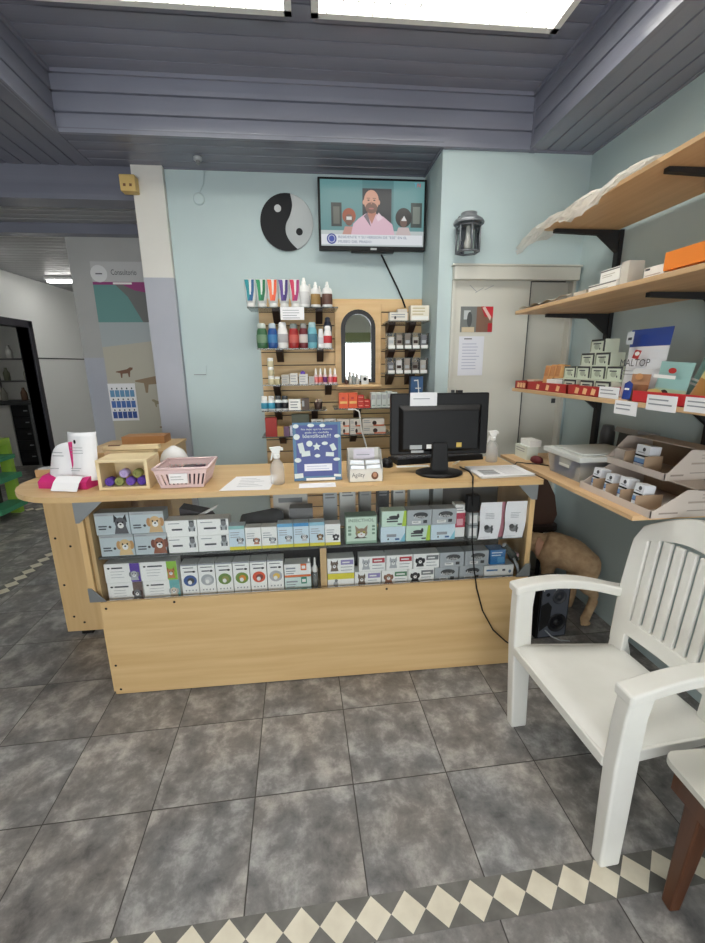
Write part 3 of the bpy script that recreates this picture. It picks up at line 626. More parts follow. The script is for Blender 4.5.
# white cloth bag
m=MB(); n=14; vs=[]
for j in range(7):
    for i in range(n):
        a=2*PI*i/n; t=j/6; rr_=(.8+.2*math.sin(PI*t*.8))*math.sqrt(max(.02,1-t**3))
        vs.append((-.675+.072*rr_*math.cos(a)*(1+.06*math.sin(3*a+j)),2.135+.06*rr_*math.sin(a),CT+.135*t))
m.add(vs,[(j*n+i,j*n+(i+1)%n,(j+1)*n+(i+1)%n,(j+1)*n+i) for j in range(6) for i in range(n)]+[tuple(range(6*n,7*n))],mat((226,226,226),.7),True)
tag(m.build('cloth_bag'),'bunched white cloth bag behind the pink basket','bag')
# pink basket
o=thing('plastic_basket','pale pink slotted plastic basket with a white label on the counter','basket',(-.57,1.93,CT))
def ringpt(t,x0,x1,y0,y1):
    t%=4; i=int(t); f=t-i
    return [(x0+(x1-x0)*f,y0),(x1,y0+(y1-y0)*f),(x1-(x1-x0)*f,y1),(x0,y1-(y1-y0)*f)][i]
m=MB(); B=(-.655,-.475,1.845,2.02); Tt=(-.678,-.452,1.835,2.045); PK=mat((226,200,200),.45)
m.box(B[0],B[1],B[2],B[3],CT+.001,CT+.006,PK)
def wall_at(t,h): 
    a=ringpt(t,*B); b=ringpt(t,*Tt); return (a[0]+(b[0]-a[0])*h,a[1]+(b[1]-a[1])*h,CT+.004+.083*h)
def bar(t0,t1,h0,h1):
    p=[wall_at(t0,h0),wall_at(t1,h0),wall_at(t1,h1),wall_at(t0,h1)]; m.add(p,[(0,1,2,3)],PK)
for sd in range(4):
    bar(sd,sd+.9999,.0,.12); bar(sd,sd+.9999,.72,1.0)
    nn=11 if sd%2==0 else 8
    for i in range(nn+1):
        c=i/nn; bar(sd+max(0,c-.028),sd+min(.9999,c+.028),.12,.72)
bk=m.build('basket_body',o); s=bk.modifiers.new('s','SOLIDIFY'); s.thickness=.003
m=MB(); 
for i in range(4):
    a=ringpt(i,*Tt); b=ringpt(i+.9999,*Tt); m.tube([(a[0],a[1],CT+.088),(b[0],b[1],CT+.088)],.006,PK)
m.build('rim',o)
m=MB(); m.box(-.612,-.535,1.829,1.831,CT+.025,CT+.068,PAPER); m.lines(-.605,-.545,CT+.055,2,.012,INKL,1,1.829,.2); m.build('price_label',o)
for i,(x,y,c) in enumerate(((-.62,1.93,(74,36,42)),(-.56,1.95,(86,78,80)),(-.51,1.92,(64,34,50)))):
    m=MB(); m.box(x-.023,x+.023,y-.06,y+.04,CT+.007,CT+.068+.004*i,mat(c,.6)); tag(m.build('sachet_box'),('very dark red small box inside the pink basket','dark grey small box in the middle of the pink basket','plum small box inside the pink basket')[i],'box')
# papers
m=MB(); m.add([(-.395,1.772,CT+.001),(-.185,1.762,CT+.001),(-.165,2.0,CT+.001),(-.36,2.0,CT+.001),(-.395,1.772,CT+.002),(-.185,1.762,CT+.002),(-.165,2.0,CT+.002),(-.36,2.0,CT+.002)],[(0,1,5,4),(1,2,6,5),(2,3,7,6),(3,0,4,7),(4,5,6,7),(3,2,1,0)],PAPER)
for i in range(6): y=1.82+i*.026; m.add([(-.33,y,CT+.0024),(-.22-.02*(i%3),y,CT+.0024),(-.22-.02*(i%3),y+.005,CT+.0024),(-.33,y+.005,CT+.0024)],[(0,1,2,3)],INKL)
tag(m.build('paper_sheet'),'white printed sheet lying flat between the basket and the blue sign','paper')
m=MB(); m.box(-.06,.10,1.768,1.835,CT+.0003,CT+.002,PAPER); tag(m.build('paper_slip'),'white slip lying under the front of the blue sign','paper')
def spray(x,y,label):
    o=thing('spray_bottle',label,'spray bottle',(x,y,CT))
    m=MB(); m.lathe([(.027,.0),(.031,.004),(.031,.07),(.026,.092),(.013,.108),(.012,.118)],FROST,(x,y,CT),18); m.build('bottle',o)
    m=MB(); m.lathe([(.014,.116),(.0155,.12),(.0155,.132),(.011,.136)],WHITE,(x,y,CT),14); m.hexa([(x-.014,y-.011,CT+.136),(x+.014,y-.011,CT+.136),(x+.014,y+.011,CT+.136),(x-.014,y+.011,CT+.136)],[(x-.03,y-.009,CT+.165),(x+.02,y-.011,CT+.168),(x+.02,y+.011,CT+.168),(x-.03,y+.009,CT+.165)],WHITE); m.box(x+.018,x+.03,y-.006,y+.006,CT+.15,CT+.162,WHITE); m.build('nozzle_head',o,bevel=.002)
    m=MB(); m.prism([(x-.02,CT+.14),(x-.014,CT+.14),(x-.02,CT+.112),(x-.028,CT+.105)],'y',y-.004,y+.004,WHITE); m.build('trigger',o)
    return o
spray(-.155,1.86,'translucent spray bottle with a white head left of the blue sign')
spray(.955,2.14,'translucent spray bottle with a white head between monitor and shelf')
# blue sign
o=thing('counter_sign','blue upright sign showing pet name tags and white lettering','sign',(.03,1.88,CT))
TM=TF(-.082,1.872,CT+.004)@Matrix.Rotation(math.radians(-6),4,'X'); W,H=.215,.262
m=MB(TM); m.box(0,W,0,.006,0,H,mat((40,90,150),.35)); m.build('board',o,bevel=.001)
m=MB(TM); NB=mat((16,44,128),.35); TAGW=mat((206,216,214),.4); m.rect(0,W,0,H,mat((40,100,140),.35)); m.rect(.014,W-.014,.02,H-.012,NB,2)
m.text('No dejes que tu mascota',W/2,H*.87,.0085,TAGW,4,center=True,w=W*.64); m.text('ande sin medalla',W/2,H*.815,.0085,TAGW,4,center=True,w=W*.5); m.text('Identificala!!!',W/2,H*.74,.016,TAGW,4,center=True,w=W*.58)
for cx,cz,a,b in ((.07,.94,.06,.035),(.38,.95,.07,.03),(.62,.945,.06,.03),(.92,.76,.06,.03),(.08,.76,.065,.05),(.34,.64,.065,.05),(.66,.64,.065,.03),(.5,.43,.06,.03),(.09,.36,.07,.04),(.9,.36,.07,.028)): m.ell(W*cx,H*cz,W*a,H*b,TAGW,4)
for cx,cz,a,b,r in ((.17,.57,.055,.085,12),(.26,.47,.09,.045,5),(.83,.57,.05,.06,25),(.76,.45,.085,.035,-4),(.1,.09,.09,.04,4),(.91,.08,.075,.022,-4)):
    q=math.radians(r); P=[(-a*W,-b*H),(a*W,-b*H),(a*W,b*H),(-a*W,b*H)]; m.poly([(W*cx+x*math.cos(q)-z*math.sin(q),H*cz+x*math.sin(q)+z*math.cos(q)) for x,z in P],TAGW,4)
st=[(W*.49+.019*(1 if i%2==0 else .5)*math.sin(i*PI/5),H*.585+.019*(1 if i%2==0 else .5)*math.cos(i*PI/5)) for i in range(10)]
m.poly(st[::-1],TAGW,4); m.rect(W*.22,W*.8,H*.17,H*.29,mat((232,232,240),.5),4); m.lines(W*.27,W*.75,H*.255,2,.012,mat((180,180,206)),5,th=.25); m.rect(W*.25,W*.86,0,.012,WHITE,4)
m.build('print',o)
m=MB(); m.box(-.03,.08,1.885,1.97,CT,CT+.004,mat((40,90,150),.35)); m.hexa([(.02,1.89,CT+.004),(.03,1.89,CT+.004),(.03,1.965,CT+.004),(.02,1.965,CT+.004)],[(.02,1.892,CT+.17),(.03,1.892,CT+.17),(.03,1.9,CT+.17),(.02,1.9,CT+.17)],mat((40,90,150),.35)); m.build('easel_foot',o)
# Agility display
o=thing('display_box','small cream display box lettered Agility and filled with silver sachets','display box',(.235,1.9,CT))
m=MB(TF(.163,1.83,CT)); c=CARD; W,D=.152,.12
m.box(0,W,0,.002,0,.058,c); m.box(0,W,D-.002,D,0,.135,c); m.box(0,W,0,D,0,.002,c)
for x in (0,W-.002): m.prism([(0,0),(D,0),(D,.135),(D*.45,.135),(.0,.058)],'x',x,x+.002,mat((196,196,190),.6)); 
m.text('Agility',.012,.024,.019,INK,1,w=.058); m.ell(W*.76,.028,.016,.018,BROWN,1); m.ell(W*.76,.032,.009,.011,mat((190,140,110)),2)
m.build('carton',o)
m=MB(TF(.163,1.83,CT)); m.obox(Matrix.Rotation(math.radians(-8),4,'X'),.03,.128,.085,.087,.095,.145,mat((220,214,226),.6)); m.rect(.04,.10,.11,.114,INKL,2,.064); m.build('header_card',o)
for k,(x,y,z,a) in enumerate(((.006,.012,.05,2),(.079,.012,.049,-2),(.006,.04,.068,2),(.079,.04,.066,-2))):
    m=MB(TF(.163+x,1.83+y,CT+z,0)@Matrix.Rotation(math.radians(-12),4,'X')@Matrix.Rotation(math.radians(a),4,'Y')); m.box(0,.066,0,.008,-.035,.025,mat((206,208,210),.3,.4)); m.rect(.0,.066,.004,.009,WHITE,1); m.rect(.006,.05,-.014,-.006,DGREY,1)
    s=m.build('sachet',bevel=.002); tag(s,'silver sachet in the Agility box, '+('front one by the sign','front one by the picture corner','rear one by the sign','rear one by the picture corner')[k],'sachet','silver sachets in the display box')
bottle('dropper_bottle','clear dropper bottle with pointed cap behind the display box','bottle',.335,2.10,CT,[(.016,0),(.018,.004),(.018,.05),(.01,.06)],ACRYL,[(.009,.06),(.008,.075),(.003,.098)],LGREY,n=12)
o=thing('mouse','black computer mouse beside the keyboard','mouse',(.385,2.13,CT)); m=MB()
vs=[];n=12
for j,(q,z) in enumerate(((1,0),(1,.014),(.86,.026),(.5,.036),(.12,.039))):
    for i in range(n): a=2*PI*i/n; vs.append((.385+.034*q*math.cos(a),2.13+.055*q*math.sin(a),CT+z))
m.add(vs,[(j*n+i,j*n+(i+1)%n,(j+1)*n+(i+1)%n,(j+1)*n+i) for j in range(4) for i in range(n)]+[tuple(range(4*n,5*n)),tuple(range(n))[::-1]],BLACK,True); m.build('shell',o)
m=MB(); m.lathe([(.004,-.004),(.006,-.003),(.006,.003),(.004,.004)],DGREY,(.385,2.10,CT+.034),10); m.build('wheel',o)
# keyboard
o=thing('keyboard','black computer keyboard with its back to the viewer, behind the monitor foot','keyboard',(.72,2.2,CT))
TK=TF(.44,2.12,CT,8.5)
m=MB(TK); m.hexa([(0,0,0),(.50,0,0),(.50,.16,0),(0,.16,0)],[(0.004,.004,.03),(.496,.004,.03),(.496,.156,.016),(.004,.156,.016)],BLACK); m.build('case',o,bevel=.003)
for r in range(5):
    m=MB(TK)
    for c in range(20):
        x=.014+c*.0238; y=.02+r*.026; z=.03-(y/.16)*.014; m.box(x,x+.019,y,y+.02,z,z+.009,mat((92,92,96),.45))  # gloss on the black keys put into their colour as grey
    m.build('key_row',o)
m=MB(); m.box(.43,.60,2.075,2.11,CT,CT+.001,PAPER); tag(m.build('paper_sheet'),'white sheet showing under the keyboard edge','paper')
m=MB(TF(.72,2.06,CT+.014,30)@Matrix.Rotation(math.radians(50),4,'X')); m.box(0,.03,0,.002,-.012,.022,WHITE); m.rect(.005,.025,.0,.012,INKL); tag(m.build('cable_tag'),'small white tag hanging on the keyboard cable','tag')
# monitor seen from behind
o=thing('computer_monitor','black flat monitor seen from behind with a white paper on its top edge','monitor',(.6,1.95,CT))
TMo=TF(.612,1.965,CT,-3)@Matrix.Rotation(math.radians(-2),4,'X')
m=MB(TMo); m.box(-.235,.235,0,.035,.085,.378,BLACK)
m.build('bezel',o,bevel=.006)
m=MB(TMo); m.hexa([(-.18,-.03,.115),(.18,-.03,.115),(.20,0,.10),(-.20,0,.10)],[(-.18,-.03,.30),(.18,-.03,.30),(.20,0,.325),(-.20,0,.325)],BLACK); m.rect(-.14,-.08,.10,.125,LGREY,1,-.022) ; m.build('back_shell',o,bevel=.005)
m=MB(TMo); m.box(-.235,.235,.0352,.0358,.10,.365,mat((20,24,30),.2)); m.build('screen',o)
m=MB(TMo); m.rect(-.148,-.09,.118,.138,LGREY,2,-.03); m.rect(-.068,-.045,.12,.14,WHITE,2,-.03); m.rect(.075,.10,.125,.147,mat((206,176,80),.4),2,-.03); m.build('sticker',o)
m=MB(TMo); m.box(-.145,-.018,-.006,-.004,.315,.382,PAPER); m.lines(-.13,-.05,.355,1,.012,INKL,1,-.006,.3); m.build('paper_note',o)
m=MB(TMo); m.box(.08,.105,0,.03,.378,.39,BLACK); m.build('webcam_clip',o)
m=MB(); m.hexa([(.565,1.915,CT+.015),(.645,1.912,CT+.015),(.645,1.95,CT+.015),(.565,1.953,CT+.015)],[(.57,1.925,CT+.15),(.64,1.922,CT+.15),(.64,1.94,CT+.15),(.57,1.943,CT+.15)],BLACK); m.build('neck',o,bevel=.003)
m=MB(); m.lathe([(.108,0),(.113,.004),(.112,.010),(.09,.016),(.03,.02)],BLACK,(.605,1.93,CT),32,1,.85); m.build('foot',o)
# newspaper
m=MB(); 
for k,(dx,dy,a,c) in enumerate(((0,0,0,mat((196,194,190),.7)),(.01,.012,2,mat((222,222,220),.7)),(-.004,.02,-3,PAPER))):
    m.obox(TF(.765+dx,1.80+dy,CT+.002+.003*k,3+a),0,.265,0,.19,0,.0028,c)
for i in range(7):
    y=1.84+i*.022
    if i<4: m.add([(.79,y,CT+.0113),(.87,y,CT+.0113),(.87,y+.016,CT+.0113),(.79,y+.016,CT+.0113)],[(0,1,2,3)],(INKL,GREY)[i%2])
    m.add([(.89,y,CT+.0113),(.99,y,CT+.0113),(.99,y+.004,CT+.0113),(.89,y+.004,CT+.0113)],[(0,1,2,3)],INKL)
tag(m.build('newspaper'),'folded printed newspaper at the counter corner by the monitor','newspaper')
# cable in front of the counter
o=thing('power_cord','thin black cable hanging from the counter top down the front','cable',(.72,1.74,.10))
m=MB(); m.tube([(.74,2.02,CT+.006),(.755,1.93,CT+.006),(.735,1.83,CT+.006),(.71,1.768,CT+.006),(.703,1.749,CT+.004),(.705,1.745,.92),(.715,1.76,.85),(.725,1.77,.7),(.745,1.772,.55),(.765,1.776,.45),(.80,1.772,.33),(.86,1.77,.22),(.93,1.768,.15),(.99,1.76,.11),(1.06,1.75,.09)],.0035,BLACK,8); m.build('cable',o)
m=MB(); m.box(.685,.745,1.752,1.787,.845,.925,BLACK); m.build('adapter',o,bevel=.006)
# cabinet behind the counter
o=thing('wooden_cabinet','plain pale wooden cabinet standing behind the rounded counter end','cabinet',(-1.03,2.55,0))
m=MB(); m.box(-1.24,-.80,2.38,2.78,0,1.035,MAPLEV); m.build('body',o); m=MB(); m.box(-1.25,-.795,2.37,2.79,1.035,1.05,MAPLE); m.build('top',o,bevel=.002)
m=MB(); m.box(-1.12,-.875,2.62,2.74,1.05,1.095,mat((178,130,84),.55)); tag(m.build('cardboard_box'),'low brown box lying on the pale wooden cabinet','box')
# ------------------------------------------------------------------ slatwall and its shelves
o=thing('slatwall_panel','grooved wooden slat panel on the aqua back area, carrying the small shelves','slat panel',(.25,3.08,.02))
m=MB(); slats(m,(-.322,3.075,.02),(1,0,0),(0,0,1),(0,-1,0),1.117,1.91,.0859,SLATWOOD,.004,.012); m.box(-.322,.795,3.088,3.0985,.02,1.93,SLATWOOD); m.build('board',o)
m=MB(); n=22; p=1.91/n
for i in range(1,n): m.box(-.321,.794,3.0795,3.0879,.02+i*p-.0032,.02+i*p+.0032,DKBROWN)
m.build('groove',o)
def slat_shelf(x0,x1,z,brs,label,depth=.215,mt=SMOKE):
    o=thing('display_shelf',label,'shelf',((x0+x1)/2,3.0,z),'narrow shelves on the slat panel')
    m=MB(); m.box(x0,x1,2.85,3.068,z-.008,z,mt); m.build('board',o)
    for b in brs:
        m=MB(); m.prism([(3.068,z-.008),(2.93,z-.008),(2.93,z-.018),(3.05,z-.085),(3.068,z-.085)],'x',b-.022,b+.022,mat((58,42,36),.5)); m.build('bracket',o)
SHZ={'a':1.85,'b':1.602,'c':1.375,'d':1.208,'e':1.035}
slat_shelf(-.367,.197,SHZ['a'],(-.20,.08),'topmost shelf of the slat panel, carrying tubes and white bottles')
slat_shelf(-.322,.16,SHZ['b'],(-.19,.08),'second slat panel shelf from the top, carrying coloured shampoo bottles')
slat_shelf(-.30,.188,SHZ['c'],(-.22,.13),'slat panel shelf with tiny bottles, third from the top')
slat_shelf(-.316,.11,SHZ['d'],(-.22,.03),'slat panel shelf with white and blue jars')
slat_shelf(.16,.60,1.213,(.33,),'slat panel shelf with orange and white cartons, under the mirror')
slat_shelf(-.326,.555,SHZ['e'],(-.2,.3),'lowest long slat panel shelf with a red box and flat packs')
for z,lab in ((1.768,'right hand slat panel shelf with two long cartons'),(1.597,'small slat panel shelf with clear display cells, middle tier'),(1.438,'small slat panel shelf with clear display cells, lowest tier')):
    slat_shelf(.507 if z<1.5 else .517,.79,z,(.56,.70),lab)
YS=2.875
# tubes
Gt='standing paste tubes on the topmost slat shelf'
for i,(c,c2,nm) in enumerate((((24,140,150),(30,90,140),'teal and blue'),((30,140,90),(20,110,70),'green'),((236,120,80),(226,90,50),'orange'),((90,60,140),(60,40,110),'purple'),((206,50,90),(160,40,110),'crimson'))):
    x=-.343+(0 if i==0 else .0)+.0685*i; T=(x,YS,SHZ['a'])
    o=thing('paste_tube','white standing paste tube with '+nm+' marks on the topmost slat shelf','tube',(x,YS,SHZ['a']),Gt)
    m=MB(); W=.031
    n=12; vs=[]
    for (q,dy,z) in ((.9,.022,.022),(.96,.02,.05),(1,.012,.12),(1.04,.003,.163)):
        for k in range(n): a=2*PI*k/n; vs.append((x+W*q*math.cos(a),YS+dy*math.sin(a),SHZ['a']+z))
    m.add(vs,[(j*n+k,j*n+(k+1)%n,(j+1)*n+(k+1)%n,(j+1)*n+k) for j in range(3) for k in range(n)]+[tuple(range(n))[::-1],tuple(range(3*n,4*n))],mat((232,234,232),.35),True); m.build('body',o)
    m=MB(); m.lathe([(.024,0),(.026,.003),(.025,.022)],WHITE,T,14,1,.8); m.build('cap',o)
    m=MB(TF(x,YS-.0235,SHZ['a'])); C1,C2=mat(c,.4),mat(c2,.4)
    m.poly([(-.030,.156),(-.006,.156),(.006,.09),(-.002,.035),(-.018,.035),(-.020,.09)],C1,1); m.poly([(.028,.156),(.012,.156),(.008,.09),(-.012,.035),(.012,.035),(.024,.09)],C2,2); m.rect(-.003,.005,.07,.14,WHITE,3); m.build('print',o)
# white bottles
WB=mat((232,232,230),.35)
def flac(x,y,h,r,lab,c,grp):
    bottle('lotion_bottle',lab,'bottle',x,y,SHZ['a'],[(r*.92,0),(r,.004),(r,h*.62),(r*.86,h*.72),(r*.4,h*.78)],WB,[(r*.40,h*.78),(r*.40,h*.88),(r*.26,h*.885),(r*.26,h*.985),(r*.2,h)],WHITE,(h*.1,h*.52,r+.0006,c),grp,.75)
Gb='white lotion bottles on the topmost slat shelf'
flac(-.013,YS,.172,.033,'tall white bottle with a dark line, next to the crimson tube',mat((206,206,206),.5),Gb)
flac(.022,2.97,.152,.026,'white bottle half hidden behind the tallest white one',mat((196,196,200),.5),Gb)
flac(.058,YS,.148,.030,'white bottle with a gold and black label, middle of the bottle row',mat((150,120,70),.5),Gb)
flac(.085,2.97,.14,.022,'narrow white bottle behind the two labelled ones',mat((90,60,50),.5),Gb)
flac(.131,YS,.15,.032,'white bottle with a dark brown label at the shelf end',mat((96,66,56),.5),Gb)
m=MB(); m.box(-.164,-.017,2.842,2.846,1.772,1.848,PAPER); m.lines(-.15,-.04,1.83,4,.015,INKL,1,2.842,.25); tag(m.build('price_sign'),'white notice card hanging under the topmost slat shelf','sign')
# shampoo bottles
Gs='shampoo bottles on the second slat shelf'
def shampoo(x,h,r,c,cc,lab,lc):
    bottle('shampoo_bottle',lab,'bottle',x,YS,SHZ['b'],[(r*.85,0),(r*.95,.004),(r,h*.25),(r*.98,h*.5),(r*.9,h*.7),(r*.7,h*.8)],mat(c,.35),[(r*.7,h*.8),(r*.74,h*.83),(r*.72,h*.94),(r*.55,h)],mat(cc,.4),(h*.22,h*.55,r+.0008,mat(lc,.5)),Gs,.7)
shampoo(-.288,.152,.035,(56,100,66),(196,204,196),'dark green shampoo bottle with a pale cap, first of the row',(110,140,110))
shampoo(-.222,.152,.031,(30,76,140),(176,190,200),'blue shampoo bottle with a pale cap',(60,120,170))
shampoo(-.158,.158,.034,(228,228,226),(236,236,234),'white shampoo bottle with dark lettering',(170,170,172))
shampoo(-.088,.15,.033,(160,40,40),(120,130,128),'red shampoo bottle with a grey cap',(190,90,80))
shampoo(-.026,.152,.029,(110,36,44),(150,150,146),'wine red shampoo bottle with a white label',(200,190,186))
shampoo(.03,.158,.032,(110,176,190),(160,190,196),'light turquoise shampoo bottle',(70,120,140))
shampoo(.084,.118,.019,(230,230,230),(236,236,236),'small white bottle next to the turquoise one',(206,206,210))
shampoo(.128,.136,.027,(232,230,228),(236,236,236),'white bottle with a red band at the end of the shampoo row',(190,50,56))
bottle('shampoo_bottle','dark blue bottle top showing behind the small white bottle','bottle',.135,2.985,SHZ['b'],[(.026,0),(.028,.01),(.028,.14),(.02,.17)],mat((50,56,76),.5),[(.018,.17),(.016,.195),(.008,.2)],mat((80,84,100),.5),n=14)
# third shelf
Gp='small goods on the tiny bottle shelf'
o=thing('pill_bottle','stack of cream and white pill bottles at the slat panel edge','bottle',(-.245,YS,SHZ['c']))
for k in range(3):
    z=SHZ['c']+.056*k; m=MB(); m.lathe([(.02,0),(.021,.003),(.021,.032),(.017,.036)],mat((206,196,160),.4),(-.245,YS,z),14); m.build('bottle',o); m=MB(); m.lathe([(.019,.036),(.019,.054),(.017,.056)],WHITE,(-.245,YS,z),14); m.build('lid',o)
bottle('pill_bottle','small cream jar beside the stacked pill bottles','jar',-.205,YS,SHZ['c'],[(.018,0),(.019,.003),(.019,.036)],mat((200,190,150),.4),[(.018,.036),(.018,.05)],WHITE,n=14)
for x,wd_,h,c,lab in ((-.178,.05,.062,(186,182,172),'greyish carton right of the cream jar'),(-.124,.05,.07,(214,212,204),'pale carton in the middle of the tiny bottle shelf'),(-.066,.058,.064,(206,204,200),'white carton with a purple lid on the tiny bottle shelf'),(-.002,.036,.05,(180,176,170),'low grey carton before the pink bottles')):
    card('medicine_carton',lab,'carton',TF(x,YS-.02,SHZ['c']),wd_,h,.05,mat(c,.5),lambda m,w,h: m.lines(w*.1,w*.85,h*.8,3,h*.25,INKL,1,th=.3),Gp)
m=MB(); m.lathe([(.016,0),(.015,.012),(.006,.02)],PURPLE,(-.04,YS+.004,SHZ['c']+.064),12); tag(m.build('purple_cap'),'purple round cap lying on a white carton','cap')
for x,c,lab in ((.045,(226,130,130),'tiny pink bottle with a white nozzle, near the grey carton'),(.075,(226,110,100),'tiny coral bottle with a white nozzle'),(.105,(110,40,110),'tiny bottle with a purple band and white nozzle'),(.14,(220,110,120),'tiny rose bottle with a white nozzle'),(.17,(206,50,56),'tiny bottle with a red band at the shelf end')):
    bottle('dropper_bottle',lab,'bottle',x,YS,SHZ['c'],[(.013,0),(.014,.003),(.014,.05),(.009,.06)],mat((228,200,200),.4),[(.008,.06),(.007,.085),(.003,.1)],WHITE,(.01,.045,.0146,mat(c,.5)),'tiny nozzle bottles on the slat shelf',n=12)
# fourth shelf: jars, box, cup
for i,(x,c) in enumerate(((-.298,(60,150,180)),(-.252,(70,160,190)),(-.208,(36,50,60)),(-.165,(30,30,34)))):
    bottle('supplement_jar',('white and turquoise jar at the shelf end by the aqua area','second white and turquoise jar','white jar with a dark band beside the turquoise jars','white jar with a black band beside the white box')[i],'jar',x,YS,SHZ['d'],[(.02,0),(.022,.004),(.022,.062),(.016,.07)],mat((222,226,226),.4),[(.019,.07),(.019,.09),(.017,.093)],WHITE if i<2 else mat((70,74,78),.4),(.012,.05,.0226,mat(c,.45)),'jars on the slat panel shelf',n=16)
card('medicine_carton','white carton beside the black banded jar','carton',TF(-.14,YS-.02,SHZ['d']),.078,.07,.05,CW,lambda m,w,h:m.lines(w*.15,w*.85,h*.8,3,h*.25,INKL,1,th=.4))
card('medicine_carton','brownish grey carton between the white carton and the cup','carton',TF(-.055,YS-.02,SHZ['d']),.05,.075,.04,mat((96,82,74),.6),lambda m,w,h:m.rect(w*.05,w*.35,h*.3,h*.8,LGREY))
o=thing('goods_cup','dark cup holding small wrapped items on the jar shelf','cup',(.055,YS,SHZ['d']))
m=MB(); m.lathe([(.022,0),(.024,.003),(.03,.05),(.028,.05),(.02,.01)],DKBROWN,(.055,YS,SHZ['d']),16); m.build('cup',o)
m=MB(); 
for a in range(5): m.obox(TF(.055+.013*math.cos(a*1.3),YS+.01*math.sin(a*1.3),SHZ['d']+.03,a*50)@Matrix.Rotation(.3,4,'X'),-.012,.012,-.004,.004,0,.038,mat(((186,170,150),(150,120,110),(206,196,180))[a%3],.6))
m.build('wrapped_items',o)
# orange / white cartons under the mirror
Go='cartons on the shelf under the mirror'
OR=mat((236,96,50),.45); RO=mat((206,56,44),.45)
def orp(m,w,h): m.rect(w*.1,w*.9,h*.3,h*.46,mat((246,190,110),.5)); m.rect(w*.3,w*.6,h*.6,h*.74,RO)
for i,x in enumerate((.193,.256)): card('medicine_carton',('bright orange carton at the mirror side','bright orange carton next to the red ones')[i],'carton',TF(x,YS-.02,1.213),.06,.1,.06,OR,orp,Go)
for i,(x,z) in enumerate(((.319,1.213),(.319,1.241),(.319,1.269),(.362,1.213),(.362,1.241))):
    card('medicine_carton',('bottom flat red carton beside the bright orange ones','middle flat red carton beside the bright orange ones','top flat red carton beside the bright orange ones','bottom flat red carton next to the white cartons','upper flat red carton next to the white cartons')[i],'carton',TF(x,YS-.02,z),.041,.0265,.06,RO,lambda m,w,h: m.lines(w*.1,w*.9,h*.7,1,.01,mat((240,160,140)),1,th=.6),Go)
for i in range(5):
    card('medicine_carton',('first','second','third','fourth','last')[i]+' upright pale carton counting from the red cartons, beside the monitor','carton',TF(.408+.036*i,YS-.02,1.213),.034,.1 if i!=3 else .108,.06,mat((206,214,208),.5),lambda m,w,h:(m.rect(w*.15,w*.85,h*.55,h*.85,LGREY),m.rect(w*.2,w*.8,h*.1,h*.18,mat((140,160,150)))),Go)
m=MB(); m.lathe([(.015,0),(.03,.006),(.034,.02),(.02,.024)],DKBROWN,(.195,2.87,1.213),14); 
tag(m.build('bowl'),'small dark bowl standing before the orange cartons','bowl') if 0 else None
# lowest shelf
card('medicine_carton','red upright box at the end of the lowest slat shelf','box',TF(-.30,YS-.02,SHZ['e']),.075,.125,.05,mat((168,44,36),.5),None)
card('medicine_carton','small ochre box beside the red upright one','box',TF(-.223,YS-.02,SHZ['e']),.04,.065,.05,mat((196,156,80),.5),None)
card('medicine_carton','purplish box behind the blue sign on the lowest slat shelf','box',TF(-.18,YS-.02,SHZ['e']),.035,.06,.05,mat((120,90,120),.5),None)
card('medicine_carton','wide lavender white box partly behind the blue sign','box',TF(-.14,YS-.02,SHZ['e']),.14,.068,.06,mat((214,214,228),.5),lambda m,w,h:m.lines(w*.1,w*.6,h*.7,2,.02,INKL,1,th=.3))
card('medicine_carton','olive grey box standing at the back of the lowest slat shelf','box',TF(-.13,2.98,SHZ['e']),.12,.13,.05,mat((130,134,116),.6),None)
for i,x in enumerate((.005,.092)): card('medicine_carton',('white patterned pack above the blue sign, nearer the red box','white patterned pack above the blue sign, nearer the flat packs')[i],'pack',TF(x,YS,SHZ['e']),.08,.105,.05,mat((216,214,208),.5),lambda m,w,h:(m.rect(w*.1,w*.4,h*.72,h*.9,INKL),m.lines(w*.45,w*.9,h*.9,2,.014,INK,1,th=.4)))
def flat(m,w,h): m.ell(w*.55,h*.45,w*.1,h*.3,DKBROWN,1); m.rect(w*.5,w,h*.02,h*.2,mat((220,120,80),.5),1); m.lines(w*.05,w*.4,h*.8,2,.012,INKL,1,th=.4)
for i,(x,z,wd_) in enumerate(((.18,0,.08),(.18,.052,.08),(.265,0,.08),(.265,.052,.075),(.35,0,.16),(.35,.052,.15))):
    card('flat_pack',('lower flat pack nearest the sign','upper flat pack nearest the sign','lower flat pack crossed by the white cord','upper flat pack crossed by the white cord','long lower flat pack with an orange edge beside the monitor','long upper flat pack with a dark tree mark beside the monitor')[i],'pack',TF(x,YS-.01,SHZ['e']+z),wd_,.05,.09,mat((222,216,206),.5),flat,'flat packs on the lowest slat shelf')
o=thing('cord','white cord hanging from the orange cartons to the display box','cord',(.33,2.84,1.0)); m=MB(); m.tube([(.25,2.848,1.205),(.30,2.842,1.205),(.325,2.84,1.19),(.335,2.838,1.12),(.34,2.838,1.06),(.36,2.835,1.0),(.375,2.835,.94),(.37,2.835,.86)],.005,WHITE); m.build('cable',o)
